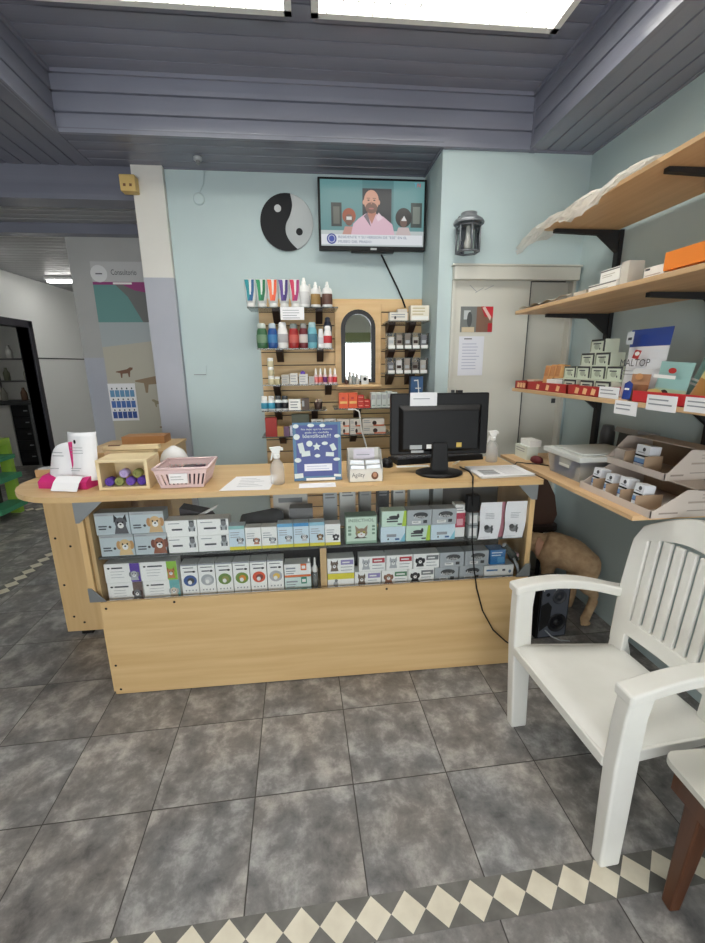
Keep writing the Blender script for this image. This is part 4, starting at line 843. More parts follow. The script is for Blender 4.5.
# right tiers
def bandp(m,w,h): m.lines(w*.08,w*.9,h*.8,2,h*.3,INKL,1,th=.4); m.ell(w*.3,h*.35,w*.06,h*.2,DGREY,2)
card('medicine_carton','flat white carton with dark marks on the top small tier','carton',TF(.53,YS-.02,1.768),.115,.05,.06,mat((220,216,206),.5),bandp)
card('medicine_carton','white carton lying above the flat marked one','carton',TF(.585,YS,1.818),.06,.022,.05,mat((206,200,190),.5),None)
card('medicine_carton','taller cream carton on the top small tier by the corner','carton',TF(.665,YS-.02,1.768),.122,.092,.07,mat((226,220,204),.5),lambda m,w,h:(m.rect(w*.05,w*.95,h*.05,h*.28,WHITE),m.lines(w*.1,w*.8,h*.85,3,.018,mat((190,176,140)),1,th=.4)))
def cells(z,nm):
    o=thing('acrylic_organizer','clear acrylic organizer of small cells, '+nm,'organizer',(.65,2.87,z))
    m=MB(); m.box(.515,.79,2.852,2.93,z,z+.003,ACRYL); m.box(.515,.79,2.928,2.93,z,z+.1,ACRYL)
    for i in range(6): m.box(.515+.0545*i,.517+.0545*i,2.852,2.93,z,z+.095,ACRYL)
    m.build('cells',o)
    for i in range(5):
        x=.517+.0545*i
        m=MB(); m.box(x+.004,x+.048,2.850,2.852,z-.004,z+.018,WHITE); m.build('price_tag',o)
        m=MB(); c=((150,140,130),(120,112,104),(176,170,160),(110,110,116),(206,204,200))[(i+int(z*100))%5]
        m.box(x+.008,x+.044,2.87,2.90,z+.004,z+.07+.012*(i%3),mat(c,.5)); m.rect(x+.012,x+.04,z+.03,z+.05,DKBROWN if i%2 else LGREY,1,2.87); m.build('packet',o)
cells(1.597,'middle tier'); cells(1.438,'lowest tier')
m=MB(TF(.68,2.866,1.213)); m.box(0,.082,0,.06,0,.2,mat((60,96,140),.45)); m.rect(.03,.07,.12,.125,WHITE,1); m.poly([(.055,.05),(.062,.05),(.05,.18),(.043,.18)],WHITE,2); m.rect(.02,.05,.17,.178,WHITE,2)
b=m.build('blue_carton'); b.location.z+=.001; tag(b,'blue carton standing behind the monitor in the corner','carton')
m=MB(); m.box(.62,.785,2.855,3.06,1.205,1.213,SLATWOOD); tag(m.build('display_shelf'),'short shelf piece under the blue carton in the corner','shelf')
# arched mirror
o=thing('arched_mirror','tall arched mirror in a dark frame on the slat panel','mirror',(.345,3.05,1.34))
m=MB(); m.box(.185,.507,3.050,3.064,1.325,1.895,SLATWOOD); m.build('backing_board',o,bevel=.003)
def arch(hw,z0,zs,cx=.345,n=16): return [(cx-hw,z0),(cx+hw,z0)]+[(cx+hw*math.cos(PI*i/n),zs+hw*math.sin(PI*i/n)) for i in range(n+1)]
A=arch(.118,1.372,1.738); Bq=arch(.089,1.384,1.738)
m=MB(); n=len(A); v=[(p[0],3.03,p[1]) for p in A]+[(p[0],3.03,p[1]) for p in Bq]+[(p[0],3.05,p[1]) for p in A]+[(p[0],3.044,p[1]) for p in Bq]
fs=[]
for i in range(n):
    j=(i+1)%n; fs+=[(i,j,n+j,n+i),(2*n+j,2*n+i,i,j)[::-1],(n+i,n+j,3*n+j,3*n+i)]
m.add(v,fs,mat((24,20,19),.4)); m.build('frame',o)
m=MB(); m.poly(Bq,MIRROR,1,3.045); m.build('glass',o)
m=MB(); m.box(.19,.50,2.97,3.05,1.345,1.362,SLATWOOD); m.build('ledge',o,bevel=.002)
for i,(x,c,h) in enumerate(((.255,(90,60,50),.05),(.285,(196,196,190),.085),(.31,(150,156,156),.08),(.335,(206,204,200),.07))):
    bottle('dropper_bottle',('brown','white','grey','cream')[i]+' little bottle standing on the mirror ledge','bottle',x,3.0,1.362,[(.011,0),(.012,.003),(.012,h*.6),(.006,h*.7)],mat(c,.4),[(.006,h*.7),(.006,h)],WHITE,n=12,group='little bottles on the mirror ledge')
m=MB(TF(.36,2.99,1.362)); m.box(0,.05,0,.02,0,.062,mat((220,222,220),.4)); m.ell(.025,.036,.012,.012,BLACK,1); tag(m.build('alarm_device'),'small white device with a round black lens on the mirror ledge','device')

# ------------------------------------------------------------------ television, plaque, small fixtures
o=thing('television','flat television showing a bald man in a pink shirt, mounted high near the corner','television',(.445,3.03,2.2))
X0,X1,Z0,Z1=.094,.785,2.212,2.625
m=MB(); m.box(X0,X1,3.0,3.035,Z0,Z1,BLACK); m.box(.25,.63,3.035,3.07,2.28,2.55,BLACK); m.box(.30,.58,2.998,3.03,Z0-.012,Z0,BLACK); m.build('casing',o,bevel=.003)
m=MB(); m.box(.38,.50,3.07,3.098,2.30,2.52,BLACKM); m.build('mount',o)
E_=.74
def em(c): return mat(c,.3,emit=E_)
W,H=.663,.375; m=MB(TF(X0+.014,2.999,Z0+.024))
m.rect(0,W,0,H,em((84,130,134)),1); m.rect(0,W*.40,H*.18,H,em((96,146,148)),2); m.rect(W*.70,W,H*.18,H,em((104,154,156)),2); m.rect(W*.40,W*.68,H*.2,H*.88,em((34,40,48)),3)
m.rect(W*.10,W*.2,H*.3,H*.66,em((40,48,48)),3); m.rect(W*.12,W*.18,H*.34,H*.6,em((96,100,92)),4); m.rect(W*.87,W*.98,H*.3,H*.68,em((60,72,70)),3); m.rect(W*.89,W*.96,H*.36,H*.62,em((120,130,122)),4)
m.rect(0,W,0,H*.24,em((196,206,206)),4)
m.ell(W*.27,H*.46,W*.065,H*.12,em((160,76,44)),5); m.ell(W*.27,H*.40,W*.04,H*.09,em((120,84,70)),6); m.rect(W*.245,W*.295,H*.4,H*.45,em((222,222,220)),7); m.poly([(W*.2,H*.16),(W*.34,H*.16),(W*.31,H*.3),(W*.23,H*.3)],em((200,150,140)),5)
m.ell(W*.8,H*.45,W*.08,H*.15,em((36,34,36)),5); m.ell(W*.8,H*.38,W*.035,H*.08,em((110,84,74)),6); m.poly([(W*.775,H*.4),(W*.83,H*.4),(W*.805,H*.48)],em((226,226,226)),7); m.poly([(W*.72,H*.16),(W*.88,H*.16),(W*.85,H*.3),(W*.75,H*.3)],em((206,190,190)),5)
SK=em((214,160,136)); 
m.poly([(W*.28,H*.12),(W*.72,H*.12),(W*.69,H*.34),(W*.60,H*.46),(W*.53,H*.50),(W*.43,H*.50),(W*.36,H*.42),(W*.31,H*.34)],em((228,190,206)),8)
m.poly([(W*.44,H*.5),(W*.53,H*.5),(W*.49,H*.34)],em((190,130,110)),9); m.poly([(W*.41,H*.46),(W*.45,H*.52),(W*.48,H*.3)],em((120,110,120)),9); m.poly([(W*.53,H*.44),(W*.555,H*.52),(W*.60,H*.44),(W*.55,H*.38)],em((240,216,226)),10)
m.rect(W*.45,W*.53,H*.48,H*.58,em((196,140,118)),9)
m.ell(W*.485,H*.69,W*.072,H*.165,SK,10,n=28); m.ell(W*.485,H*.585,W*.058,H*.085,em((120,84,72)),11); m.ell(W*.485,H*.575,W*.024,H*.012,em((180,110,104)),12)
for q in (-1,1): m.ell(W*(.485+q*.028),H*.70,W*.011,H*.010,em((60,44,40)),12); m.rect(W*(.485+q*.028)-W*.016,W*(.485+q*.028)+W*.016,H*.725,H*.735,em((110,76,60)),12)
for q in (-1,1): m.ell(W*(.485+q*.074),H*.67,W*.01,H*.035,SK,9)
m.poly([(W*.478,H*.64),(W*.492,H*.64),(W*.487,H*.70)],em((190,132,110)),12)
m.rect(0,W*.985,H*.02,H*.175,em((232,236,240)),13); m.ell(W*.1,H*.105,W*.047,H*.082,em((44,60,150)),14,n=24); m.ell(W*.1,H*.105,W*.034,H*.06,em((220,224,240)),15); m.text('24',W*.1,H*.08,.018,em((44,60,150)),16,center=True) if 0 else m.ell(W*.1,H*.105,W*.028,H*.05,em((60,80,170)),16)
m.text('RESIDENTE Y SU VERSION DE "ESE" EN EL',W*.165,H*.115,.0145,em((90,110,150)),14,w=W*.67); m.text('MUSEO DEL PRADO',W*.165,H*.045,.0145,em((90,110,150)),14,w=W*.32)
m.text('T',W*.9,H*.915,.022,em((90,190,230)),5); m.text('N',W*.93,H*.915,.022,em((220,70,90)),5)
m.build('screen_picture',o)
m=MB(); m.rect(.425,.465,Z0+.002,Z0+.014,LGREY,1,2.9995); m.build('badge',o)
m=MB(); m.tube([(.50,3.02,2.191),(.52,3.05,2.17),(.57,3.072,2.09),(.62,3.076,2.0),(.655,3.074,1.93),(.67,3.04,1.87)],.006,BLACK); o2=m.build('power_cord'); tag(o2,'black cord running down from the television to the slat panel','cable')
# yin yang plaque
o=thing('hanging_plaque','round black and white disc with two dots hanging left of the television','plaque',(-.108,3.09,2.22))
cx,cz,R=-.108,2.39,.17
m=MB(Matrix.Translation((cx,3.098,cz))@Matrix.Rotation(PI/2,4,'X')); m.lathe([(R-.002,0),(R,.002),(R,.009),(R-.002,.011)],mat((178,184,186),.25),n=48); m.build('pale_half',o)
def R2(p,a): return (cx+p[0]*math.cos(a)-p[1]*math.sin(a),cz+p[0]*math.sin(a)+p[1]*math.cos(a))
rot=math.radians(8); RD=R-.001; pts=[]
n=24
for i in range(n+1): a=PI/2+PI*i/n; pts.append((RD*math.cos(a),RD*math.sin(a)))
for i in range(1,n): a=-PI/2-PI*i/n+PI*0; pts.append((-RD/2*math.cos(a+PI/1)*-1*1, -RD/2+RD/2*math.sin(-PI/2+PI*i/n))) if 0 else pts.append((-RD/2*math.cos(-PI/2+PI*i/n),-RD/2+RD/2*math.sin(-PI/2+PI*i/n)))
for i in range(1,n): pts.append((RD/2*math.cos(-PI/2+PI*i/n),RD/2+RD/2*math.sin(-PI/2+PI*i/n)))
ctl=[(.37,-.925),(.10,-.66),(-.05,-.36),(-.03,-.05),(.13,.25),(.225,.6),(.165,.985)]
cv=[]
for i in range(len(ctl)-1):
    p0,p1,p2,p3=[Vector(ctl[min(max(j,0),len(ctl)-1)]) for j in (i-1,i,i+1,i+2)]
    for k in range(5):
        t=k/5; cv.append(.5*((2*p1)+(p2-p0)*t+(2*p0-5*p1+4*p2-p3)*t*t+(3*p1-p0-3*p2+p3)*t**3))
a0=math.atan2(.985,.165); a1=math.atan2(-.925,.37)+2*PI
yy_pts=[(cx+RD*math.cos(a0+(a1-a0)*i/30),cz+RD*math.sin(a0+(a1-a0)*i/30)) for i in range(31)]+[(cx+RD*v.x,cz+RD*v.y) for v in cv[1:]]
m=MB(); P=yy_pts; m.prism(P,'y',3.0835,3.0870,mat((20,21,26),.5,spec=.25)); m.build('black_half',o)
m=MB(); a=(cx-.32*R,cz+.47*R); m.ell(a[0],a[1],.022,.022,mat((190,194,196),.25),1,3.0834); m.build('pale_dot',o)
m=MB(); a=(cx+.46*R,cz-.31*R); m.ell(a[0],a[1],.022,.022,mat((20,21,26),.5,spec=.25),1,3.0866); m.build('black_dot',o)
# lantern on the closet face
o=thing('sconce_lantern','grey metal lantern with clear panes above the cream sliding door','lamp',(.945,2.66,2.11))
cx,cy=.945,2.645
m=MB(); m.lathe([(.085,2.272),(.088,2.278),(.08,2.292),(.06,2.305),(.045,2.312),(.045,2.33),(.01,2.334)],mat((150,154,158),.45,.6),(cx,cy,0),28); m.build('cap',o)
m=MB(); FRM=mat((128,132,138),.45,.6)
hx=[(cx+.067*math.cos(PI/6+PI/3*i),cy+.067*math.sin(PI/6+PI/3*i)) for i in range(6)]
for i,(x,y) in enumerate(hx):
    x2,y2=hx[(i+1)%6]; m.tube([(x,y,2.125),(x,y,2.272)],.0055,FRM,6)
    m.tube([(x,y,2.125),(x2,y2,2.125)],.006,FRM,6); m.tube([(x,y,2.262),(x2,y2,2.262)],.006,FRM,6)
m.build('cage',o)
m=MB()
for i,(x,y) in enumerate(hx): x2,y2=hx[(i+1)%6]; m.add([(x,y,2.13),(x2,y2,2.13),(x2,y2,2.26),(x,y,2.26)],[(0,1,2,3)],GLASS)
m.build('panes',o)
m=MB(); m.lathe([(.012,2.262),(.014,2.24),(.014,2.2),(.02,2.18),(.02,2.15),(.008,2.14)][::-1],mat((206,206,200),.3),(cx,cy,0),12); m.build('bulb',o)
m=MB(); m.box(cx-.04,cx+.04,2.7,2.719,2.2,2.33,FRM); m.box(cx-.015,cx+.015,cy+.05,2.7,2.27,2.295,FRM); m.build('wall_mount',o)
# papers on the door
m=MB(TF(.947,Yc-.007,1.685)); w,h=.207,.151; m.box(0,w,0,.0015,0,h,mat((120,116,108),.4)); m.rect(0,w*.49,0,h,mat((120,124,122),.4)); m.rect(w*.05,w*.44,0,h*.2,mat((206,190,160),.4),2); m.rect(w*.1,w*.3,h*.5,h*.85,mat((190,196,196),.4),2); m.ell(w*.28,h*.5,w*.08,h*.3,mat((80,84,84),.4),3); m.rect(w*.5,w,0,h,mat((128,96,80),.4),2); m.poly([(w*.62,h),(w,h),(w,h*.55),(w*.75,h*.6)],mat((196,40,54),.4),3); m.poly([(w*.66,h*.95),(w*.92,h*.45),(w*.95,h*.6),(w*.74,h)],mat((222,196,186),.4),4); m.rect(w*.86,w,0,h*.35,mat((180,40,50),.4),3)
tag(m.build('picture_print'),'pair of colour animal photos stuck on the cream sliding door','photo')
m=MB(TF(.945,Yc-.007,1.42)); w,h=.163,.24; m.box(0,w,0,.0012,0,h,mat((220,222,230),.6)); m.text('Horarios',.03,h*.9,.012,INK,1) if 0 else m.lines(w*.2,w*.6,h*.95,1,.012,INK,1,th=.5); m.lines(w*.14,w*.85,h*.82,9,.019,mat((176,180,200),.7),1,th=.25)
tag(m.build('notice_sign'),'white printed notice stuck on the sliding door under the photos','notice')
# yellow box on the pier, soffit detector
m=MB(); m.box(-1.08,-.99,2.99,3.058,2.515,2.605,mat((206,176,110),.5)); m.rect(-1.06,-1.045,2.54,2.555,BROWN,1,2.99); m.rect(-1.025,-1.01,2.54,2.555,BROWN,1,2.99); o=m.build('junction_socket',bevel=.006); tag(o,'small yellowish square box at the top of the white pier','box')
o=thing('smoke_detector','small grey sensor on the ceiling edge above the aqua area','detector',(-.6,2.92,2.63)); m=MB(); m.lathe([(.018,2.655),(.024,2.66),(.024,2.674)],LGREY,(-.6,2.92,0),16); m.build('base',o); m=MB(); m.lathe([(.004,2.635),(.012,2.642),(.013,2.655)],GREY,(-.6,2.92,0),12); m.build('lens',o)
m=MB(); m.tube([(-.60,3.094,2.67),(-.615,3.094,2.60),(-.64,3.094,2.56),(-.65,3.094,2.53)],.003,WALL); tag(m.build('wire_cord'),'thin painted wire below the ceiling sensor','wire')
m=MB(); m.lathe([(.035,0),(.035,.008),(.03,.011)],WALL,(0,0,0),18); m.v=[Matrix.Translation((-.65,3.098,2.515))@Matrix.Rotation(PI/2,4,'X')@v for v in m.v]; tag(m.build('socket_cover'),'round painted cover plate under the thin wire','cover plate')
m=MB(); m.box(-.79,-.70,3.093,3.099,1.44,1.50,WALL); m.box(-.785,-.705,3.0925,3.095,1.438,1.442,GREY); tag(m.build('socket_plate'),'painted socket plate on the aqua area above the crate','socket')

# ------------------------------------------------------------------ poster partition
o=thing('hanging_poster','tall faded consulting room poster with animals, on the grey partition','poster',(-1.4,3.735,.7))
m=MB(TF(-1.645,3.745,.70)); w,h=.55,1.585
m.box(0,w,0,.003,0,h,mat((186,182,166),.5)); m.rect(0,w,h*.905,h,mat((190,190,190),.5)); m.rect(0,w,h*.895,h*.908,mat((150,60,120),.5),2)
m.rect(0,w,h*.72,h*.895,mat((110,112,110),.5)); m.poly([(0,h*.72),(w*.62,h*.72),(w*.45,h*.84),(w*.3,h*.895),(0,h*.895)],mat((104,150,146),.5),2); m.poly([(w*.4,h*.895),(w,h*.895),(w,h*.84),(w*.55,h*.87)],mat((150,60,120),.5),3); m.ell(w*.86,h*.81,w*.14,h*.05,mat((46,46,50),.5),4)
m.ell(.055,h*.945,.062,.062,mat((222,222,222),.5),4); m.rect(.03,.08,h*.942,h*.947,INK,5); m.text('Consultorio',.145,h*.94,.04,INK,4,w=.19); m.rect(.15,.29,h*.897,h*.906,WHITE,4)
m.poly([(0,h*.60),(w,h*.64),(w,h*.72),(0,h*.72)],mat((170,178,180),.5),1)
def beast(cx,cz,s,c,fl=1):
    P=[(-1.2,.25),(-.7,.35),(.3,.55),(.7,.8),(1.1,.75),(1.0,.5),(.7,.3),(.55,-.5),(.4,-.5),(.35,.0),(-.35,-.05),(-.45,-.6),(-.6,-.6),(-.65,.05),(-1.2,.15)]
    P=[(cx+fl*a*s,cz+b*s) for a,b in P]; m.poly(P if fl<0 else P[::-1],c,3)
beast(w*.27,h*.47,.06,mat((120,86,66),.6)); beast(w*.66,h*.415,.12,mat((146,124,98),.6)); beast(w*.25,h*.30,.05,mat((150,140,110),.6)); beast(w*.8,h*.18,.06,mat((120,92,60),.6)); beast(w*.55,h*.1,.05,mat((120,100,80),.6)); beast(w*.7,h*.31,.05,mat((146,136,110),.6),-1)
m.build('printed_sheet',o)
m=MB(TF(-1.645,3.735,1.06)); w,h=.215,.305
m.box(0,w,0,.002,0,h,PAPER)
for r in range(3):
    for c in range(5): m.rect(.012+c*.039,.046+c*.039,.02+r*.088,.075+r*.088,mat(((50,80,150),(70,110,180),(100,150,190))[r],.5),1); m.ell(.03+c*.039,.088+r*.088,.006,.008,INK,1,n=8)
tag(m.build('picture_chart'),'white chart of blue picture squares stuck over the tall poster','chart')
# ------------------------------------------------------------------ green stand and things in the side room
o=thing('green_stand','lime green wooden stand with teal shelves, cut by the photo edge','stand',(-3.1,4.55,0)); LG=mat((150,190,70),.5)
for x,y in ((-3.2,4.86),(-2.95,4.86),(-3.2,4.42),(-2.95,4.42)):
    pass
for (x,y) in ((-3.16,4.66),(-3.16,4.21)):
    m=MB(); m.box(x-.05,x+.05,y-.03,y+.03,0,.80,LG); m.build('post',o)
m=MB(); m.box(-3.2,-3.1,4.21,4.66,.74,.80,LG); m.build('top_rail',o)
for z in (.40,.10):
    m=MB(); m.box(-3.2,-3.02,4.24,4.63,z,z+.05,mat((70,150,110),.5)); m.build('shelf',o)
m=MB(); m.box(-3.2,-3.05,4.24,4.63,.60,.64,mat((70,150,110),.5)); m.build('shelf',o)
o=thing('drawer_cabinet','white cabinet with dark drawer fronts seen through the dark door frame','cabinet',(-4.4,7.3,0))
m=MB(); m.box(-4.95,-4.55,7.0,7.6,0,.95,WHITE); m.box(-4.28,-4.15,7.0,7.6,0,.95,GREY); m.box(-4.55,-4.28,7.03,7.6,0,.95,BLACK); m.build('body',o)
m=MB(); m.box(-5.0,-4.1,6.97,7.62,.95,.99,DGREY); m.build('worktop',o)
for k in range(5):
    m=MB(); m.box(-4.54,-4.29,7.01,7.03,.06+.178*k,.225+.178*k,mat((30,30,34),.4)); d=m.build('drawer',o)
    m=MB(); m.box(-4.36,-4.31,6.995,7.01,.14+.178*k,.155+.178*k,LGREY); m.build('handle',d)
o=thing('plate_rack','open rack with bottles and dishes above the dark drawers','rack',(-4.5,7.3,1.05))
m=MB()
for z in (1.28,1.62): m.box(-5.0,-4.12,7.3,7.6,z,z+.02,mat((90,90,92),.5))
for x in (-5.0,-4.14): m.box(x,x+.02,7.58,7.6,.99,2.1,mat((90,90,92),.5))
m.build('frame',o)
for k in range(8):
    x=-4.85+.1*k; z=(.99,1.30,1.64)[k%3]; y=7.4
    c=((150,150,140),(96,100,80),(200,200,196),(120,90,70))[k%4]
    m=MB(); m.lathe([(.04,0),(.045,.01),(.045,.12),(.02,.17),(.018,.2)],mat(c,.4),(x,y,z+.001),12); tag(m.build('storage_bottle'),('grey','olive','white','brown')[k%4]+' bottle '+('on the worktop','on the lower rack board','on the upper rack board')[k%3]+' in the side room','bottle','bottles in the side room')
# ------------------------------------------------------------------ wall shelving on the right
def uprightbar(y,z0,z1,label):
    m=MB(); m.box(1.675,1.698,y-.018,y+.018,z0,z1,BLACKM); tag(m.build('shelf_rail'),label,'shelf rail','black shelf rails')
uprightbar(2.37,.84,2.178,'black shelf rail nearest the closet door'); uprightbar(1.64,.84,2.178,'black shelf rail above the stacked display cartons')
uprightbar(.86,1.22,2.178,'black shelf rail past the photo edge')
def wshelf(x0,y1,z0,t,label,y0=.55,arm=.36):
    o=thing('shelf_board',label,'shelf',((x0+XR)/2,(y0+y1)/2,z0))
    m=MB(); m.box(x0,1.674,y0,y1,z0,z0+t,SHELFWOOD); m.build('board',o,bevel=.002)
    for y in (2.37,1.64,.86):
        if y<y0: continue
        if y>y1-.03: y=y1-.03
        m=MB(); m.prism([(1.674,z0-.001),(1.674-arm,z0-.001),(1.674-arm,z0-.018),(1.56,z0-.026),(1.674,z0-.11)],'y',y-.012,y+.012,BLACKM); m.build('bracket',o)
    return o
wshelf(1.26,2.41,2.178,.018,'topmost wooden shelf, bare underside showing')
wshelf(1.155,2.415,1.757,.018,'wooden shelf with small white cartons and an orange box')
wshelf(1.175,2.42,1.337,.018,'wooden shelf with red trays and pet snack bags')
wshelf(1.125,2.40,.947,.018,'lowest wooden shelf, carrying the plastic tub and display cartons',y0=1.32,arm=.44)
# plastic film over the top shelf edge
m=MB(); vs=[]; na,nb=30,12
for a in range(na+1):
    t=a/na; y=1.62+.98*t
    for b in range(nb+1):
        s=b/nb
        wob=.010*math.sin(9*t+5*s)+.006*math.sin(23*t+3*s)
        drop=.035+.05*math.sin(PI*t)**1.0*(.6+.4*math.sin(7*t))+.02*t
        if s<.45: x=1.40-.164*s/.45; z=2.199+.012*abs(math.sin(11*t+8*s))
        else:
            q=(s-.45)/.55; x=1.236-.022*math.sin(PI*q/2)-.02*q*math.sin(6*t); z=2.202-drop*q+.01*math.sin(13*t)*q
        if t>.82: z-=.05*(t-.82)/.18*(1 if s>.2 else .6); x+=.0
        jx,jz=random.uniform(-.007,.007),random.uniform(-.006,.008)
        vs.append((x+(wob*.6+jx if s>.45 else 0),y+random.uniform(-.01,.01),z+(jz if s>.45 else abs(jz)+.001)))
m.add(vs,[(a*(nb+1)+b,(a+1)*(nb+1)+b,(a+1)*(nb+1)+b+1,a*(nb+1)+b+1) for a in range(na) for b in range(nb)],FILM)
tag(m.build('plastic_sheet'),'crumpled white plastic sheet draped over the topmost shelf edge','plastic sheet')
def R_(x,y,z,a=0): return TF(x,y,z,-90+a)        # front looks to -x, local x runs towards the viewer
# --- shelf two
Z=1.775; G2='white cartons on the second wall shelf'
wb=lambda m,w,h:(m.rect(0,w,h*.84,h*.94,GREY,1),m.lines(w*.1,w*.8,h*.6,2,h*.16,mat((200,196,186)),1,th=.4))
card('carton_box','lower flat white carton with a grey top line on the second shelf','carton',R_(1.27,1.95,Z),.18,.052,.10,CW,wb,G2)
card('carton_box','upper flat white carton with a grey top line on the second shelf','carton',R_(1.28,1.89,Z+.053),.12,.05,.09,CW,wb,G2)
card('carton_box','upright greyish carton next to the two stacked flat ones','carton',R_(1.28,1.765,Z),.045,.112,.09,mat((206,204,196),.5),None,G2)
card('carton_box','small blank beige carton at the far end of the second shelf','carton',R_(1.27,2.06,Z),.09,.042,.08,mat((216,206,190),.5),None,G2)
card('carton_box','white marked carton alone in the middle of the second shelf','carton',R_(1.30,1.66,Z),.10,.068,.08,CW,lambda m,w,h:(m.rect(w*.04,w*.3,h*.84,h*.94,INK,1),m.lines(w*.1,w*.9,h*.6,3,h*.18,mat((206,190,180)),1,th=.3)),G2)
card('carton_box','narrow brown carton just left of the lone white one','carton',R_(1.33,1.70,Z),.02,.035,.05,BROWN,None)
card('carton_box','greenish grey jar carton touching the orange box','carton',R_(1.33,1.556,Z),.03,.078,.05,mat((160,166,150),.5),None)
card('storage_box','big flat orange box lying on the plum boxes','box',R_(1.27,1.53,Z+.034),.5,.06,.22,mat((240,140,50),.45),None)
for i,(y,wd_,c) in enumerate(((1.515,.10,(150,110,120)),(1.40,.22,(130,56,84)),(1.17,.13,(120,70,100)))):
    card('storage_box',('greyish pink','dark plum','dull violet')[i]+' flat box under the orange one','box',R_(1.29,y,Z),wd_,.033,.18,mat(c,.5),None)
m=MB(); vs=[]; na,nb=16,5
for a in range(na+1):
    for b in range(nb+1):
        t=a/na; s=b/nb; vs.append((1.16+.10*s,2.40-.34*t,Z+.004+.03*t*s+.012*abs(math.sin(9*t+4*s))))
m.add(vs,[(a*(nb+1)+b,(a+1)*(nb+1)+b,(a+1)*(nb+1)+b+1,a*(nb+1)+b+1) for a in range(na) for b in range(nb)],mat((226,224,216),.6),True)
tag(m.build('plastic_wrap'),'crumpled white wrap at the far tip of the second shelf','plastic sheet')
# --- shelf three
Z=1.355; TR=mat((176,44,40),.5); OM=mat((240,190,140),.5)
def tray(y0,y1,label):
    o=thing('display_tray',label,'tray',(1.32,(y0+y1)/2,Z),'red display trays on the third shelf')
    m=MB(); L=y1-y0; m.T=R_(1.185,y1,Z)
    m.box(0,L,0,.22,0,.003,TR); m.box(0,L,0,.003,0,.042,TR); m.box(0,L,.217,.22,0,.042,TR); m.box(0,.003,0,.22,0,.042,TR); m.box(L-.003,L,0,.22,0,.042,TR)
    for c in (.3,.55,.8): m.poly([(L*c-.016,.008),(L*c+.01,.006),(L*c+.018,.03),(L*c-.008,.034)],OM,1)
    m.build('tray',o); return o
tray(2.275,2.405,'short red tray at the far tip of the third shelf'); tray(1.897,2.265,'long red tray holding biscuit packs'); tray(1.662,1.887,'red tray under the white green carton stack')
CK=mat((222,168,110),.55)
for i,(y,x,h) in enumerate(((2.255,1.26,.115),(2.21,1.265,.12),(2.165,1.27,.122))):
    m=MB(R_(x,y,Z+.012)@Matrix.Rotation(math.radians(-8),4,'X')); m.box(0,.042,0,.05,0,h,CK); 
    for k in range(4): m.rect(.003+.010*k,.009+.010*k,.06,h-.01,mat((196,130,80),.55),1)
    s=m.build('biscuit_pack',bevel=.003); tag(s,('orange biscuit pack nearest the shelf tip','orange biscuit pack in the middle of three','orange biscuit pack nearest the carton stack')[i],'biscuit pack','biscuit packs in the red tray')
m=MB(R_(1.24,2.38,Z+.004)); m.box(0,.09,0,.06,0,.045,mat((226,196,170),.6)); m.rect(.01,.08,.02,.042,mat((236,226,210),.6)); tag(m.build('biscuit_pack',bevel=.003),'pale low pack in the short red tray','biscuit pack')
m=MB(); m.T=R_(1.36,2.08,Z+.05)@Matrix.Rotation(math.radians(25),4,'Y'); m.box(-.03,.05,0,.09,0,.004,mat((140,40,44),.5)); m.box(-.03,.05,.0,.004,0,.075,mat((140,40,44),.5)); 
tag(m.build('carton_flap'),'dark red open carton flap behind the biscuit packs','carton') 
m=MB(R_(1.20,2.10,Z+.035)); m.box(0,.09,0,.03,0,.025,CW); tag(m.build('soap_pack'),'small white pack lying on the red tray rim','pack')
m=MB(R_(1.21,2.12,Z+.004)); m.box(0,.12,0,.05,0,.028,mat((150,90,70),.5)); tag(m.build('soap_pack'),'brown pack lying low in the long red tray','pack')
PG=mat((214,222,204),.5)
def tin(m,w,h):
    m.rect(w*.04,w*.96,h*.86,h,DGREY,1); m.rect(w*.86,w*.97,h*.1,h*.86,DGREY,1); m.rect(w*.0,w*.08,h*.1,h*.9,mat((150,160,140)),1); m.ell(w*.45,h*.46,w*.18,h*.22,mat((176,184,166)),1); m.lines(w*.2,w*.75,h*.72,1,.008,INK,2,th=.6); m.ell(w*.66,h*.3,.004,.005,INK,2,n=8)
for r,(ys,xf) in enumerate((((2.115,2.008,1.88,1.773),1.235),((2.12,2.013,1.906,1.799),1.30),((2.0,1.893),1.305),((1.945,),1.31))):
    for k,y in enumerate(ys):
        card('pet_food_carton',('bottom','second','third','topmost')[r]+' row pale green carton, '+(('farthest from the viewer','second farthest','second nearest','nearest the big blue and white bag')[k] if r<2 else ('the farther one','the nearer one')[k] if r==2 else 'crowning the stack'),'carton',R_(xf,y,Z+.0595*r+.0035),.104,.059,.065,PG,tin,'pale green cartons in the stack')
for k,y in enumerate((2.115,2.008,1.88,1.773)):
    card('pet_food_carton','bottom rear row pale green carton, '+('farthest','second farthest','second nearest','nearest')[k]+' of the hidden row','carton',R_(1.305,y,Z+.0035),.104,.059,.065,PG,tin,'pale green cartons in the stack')
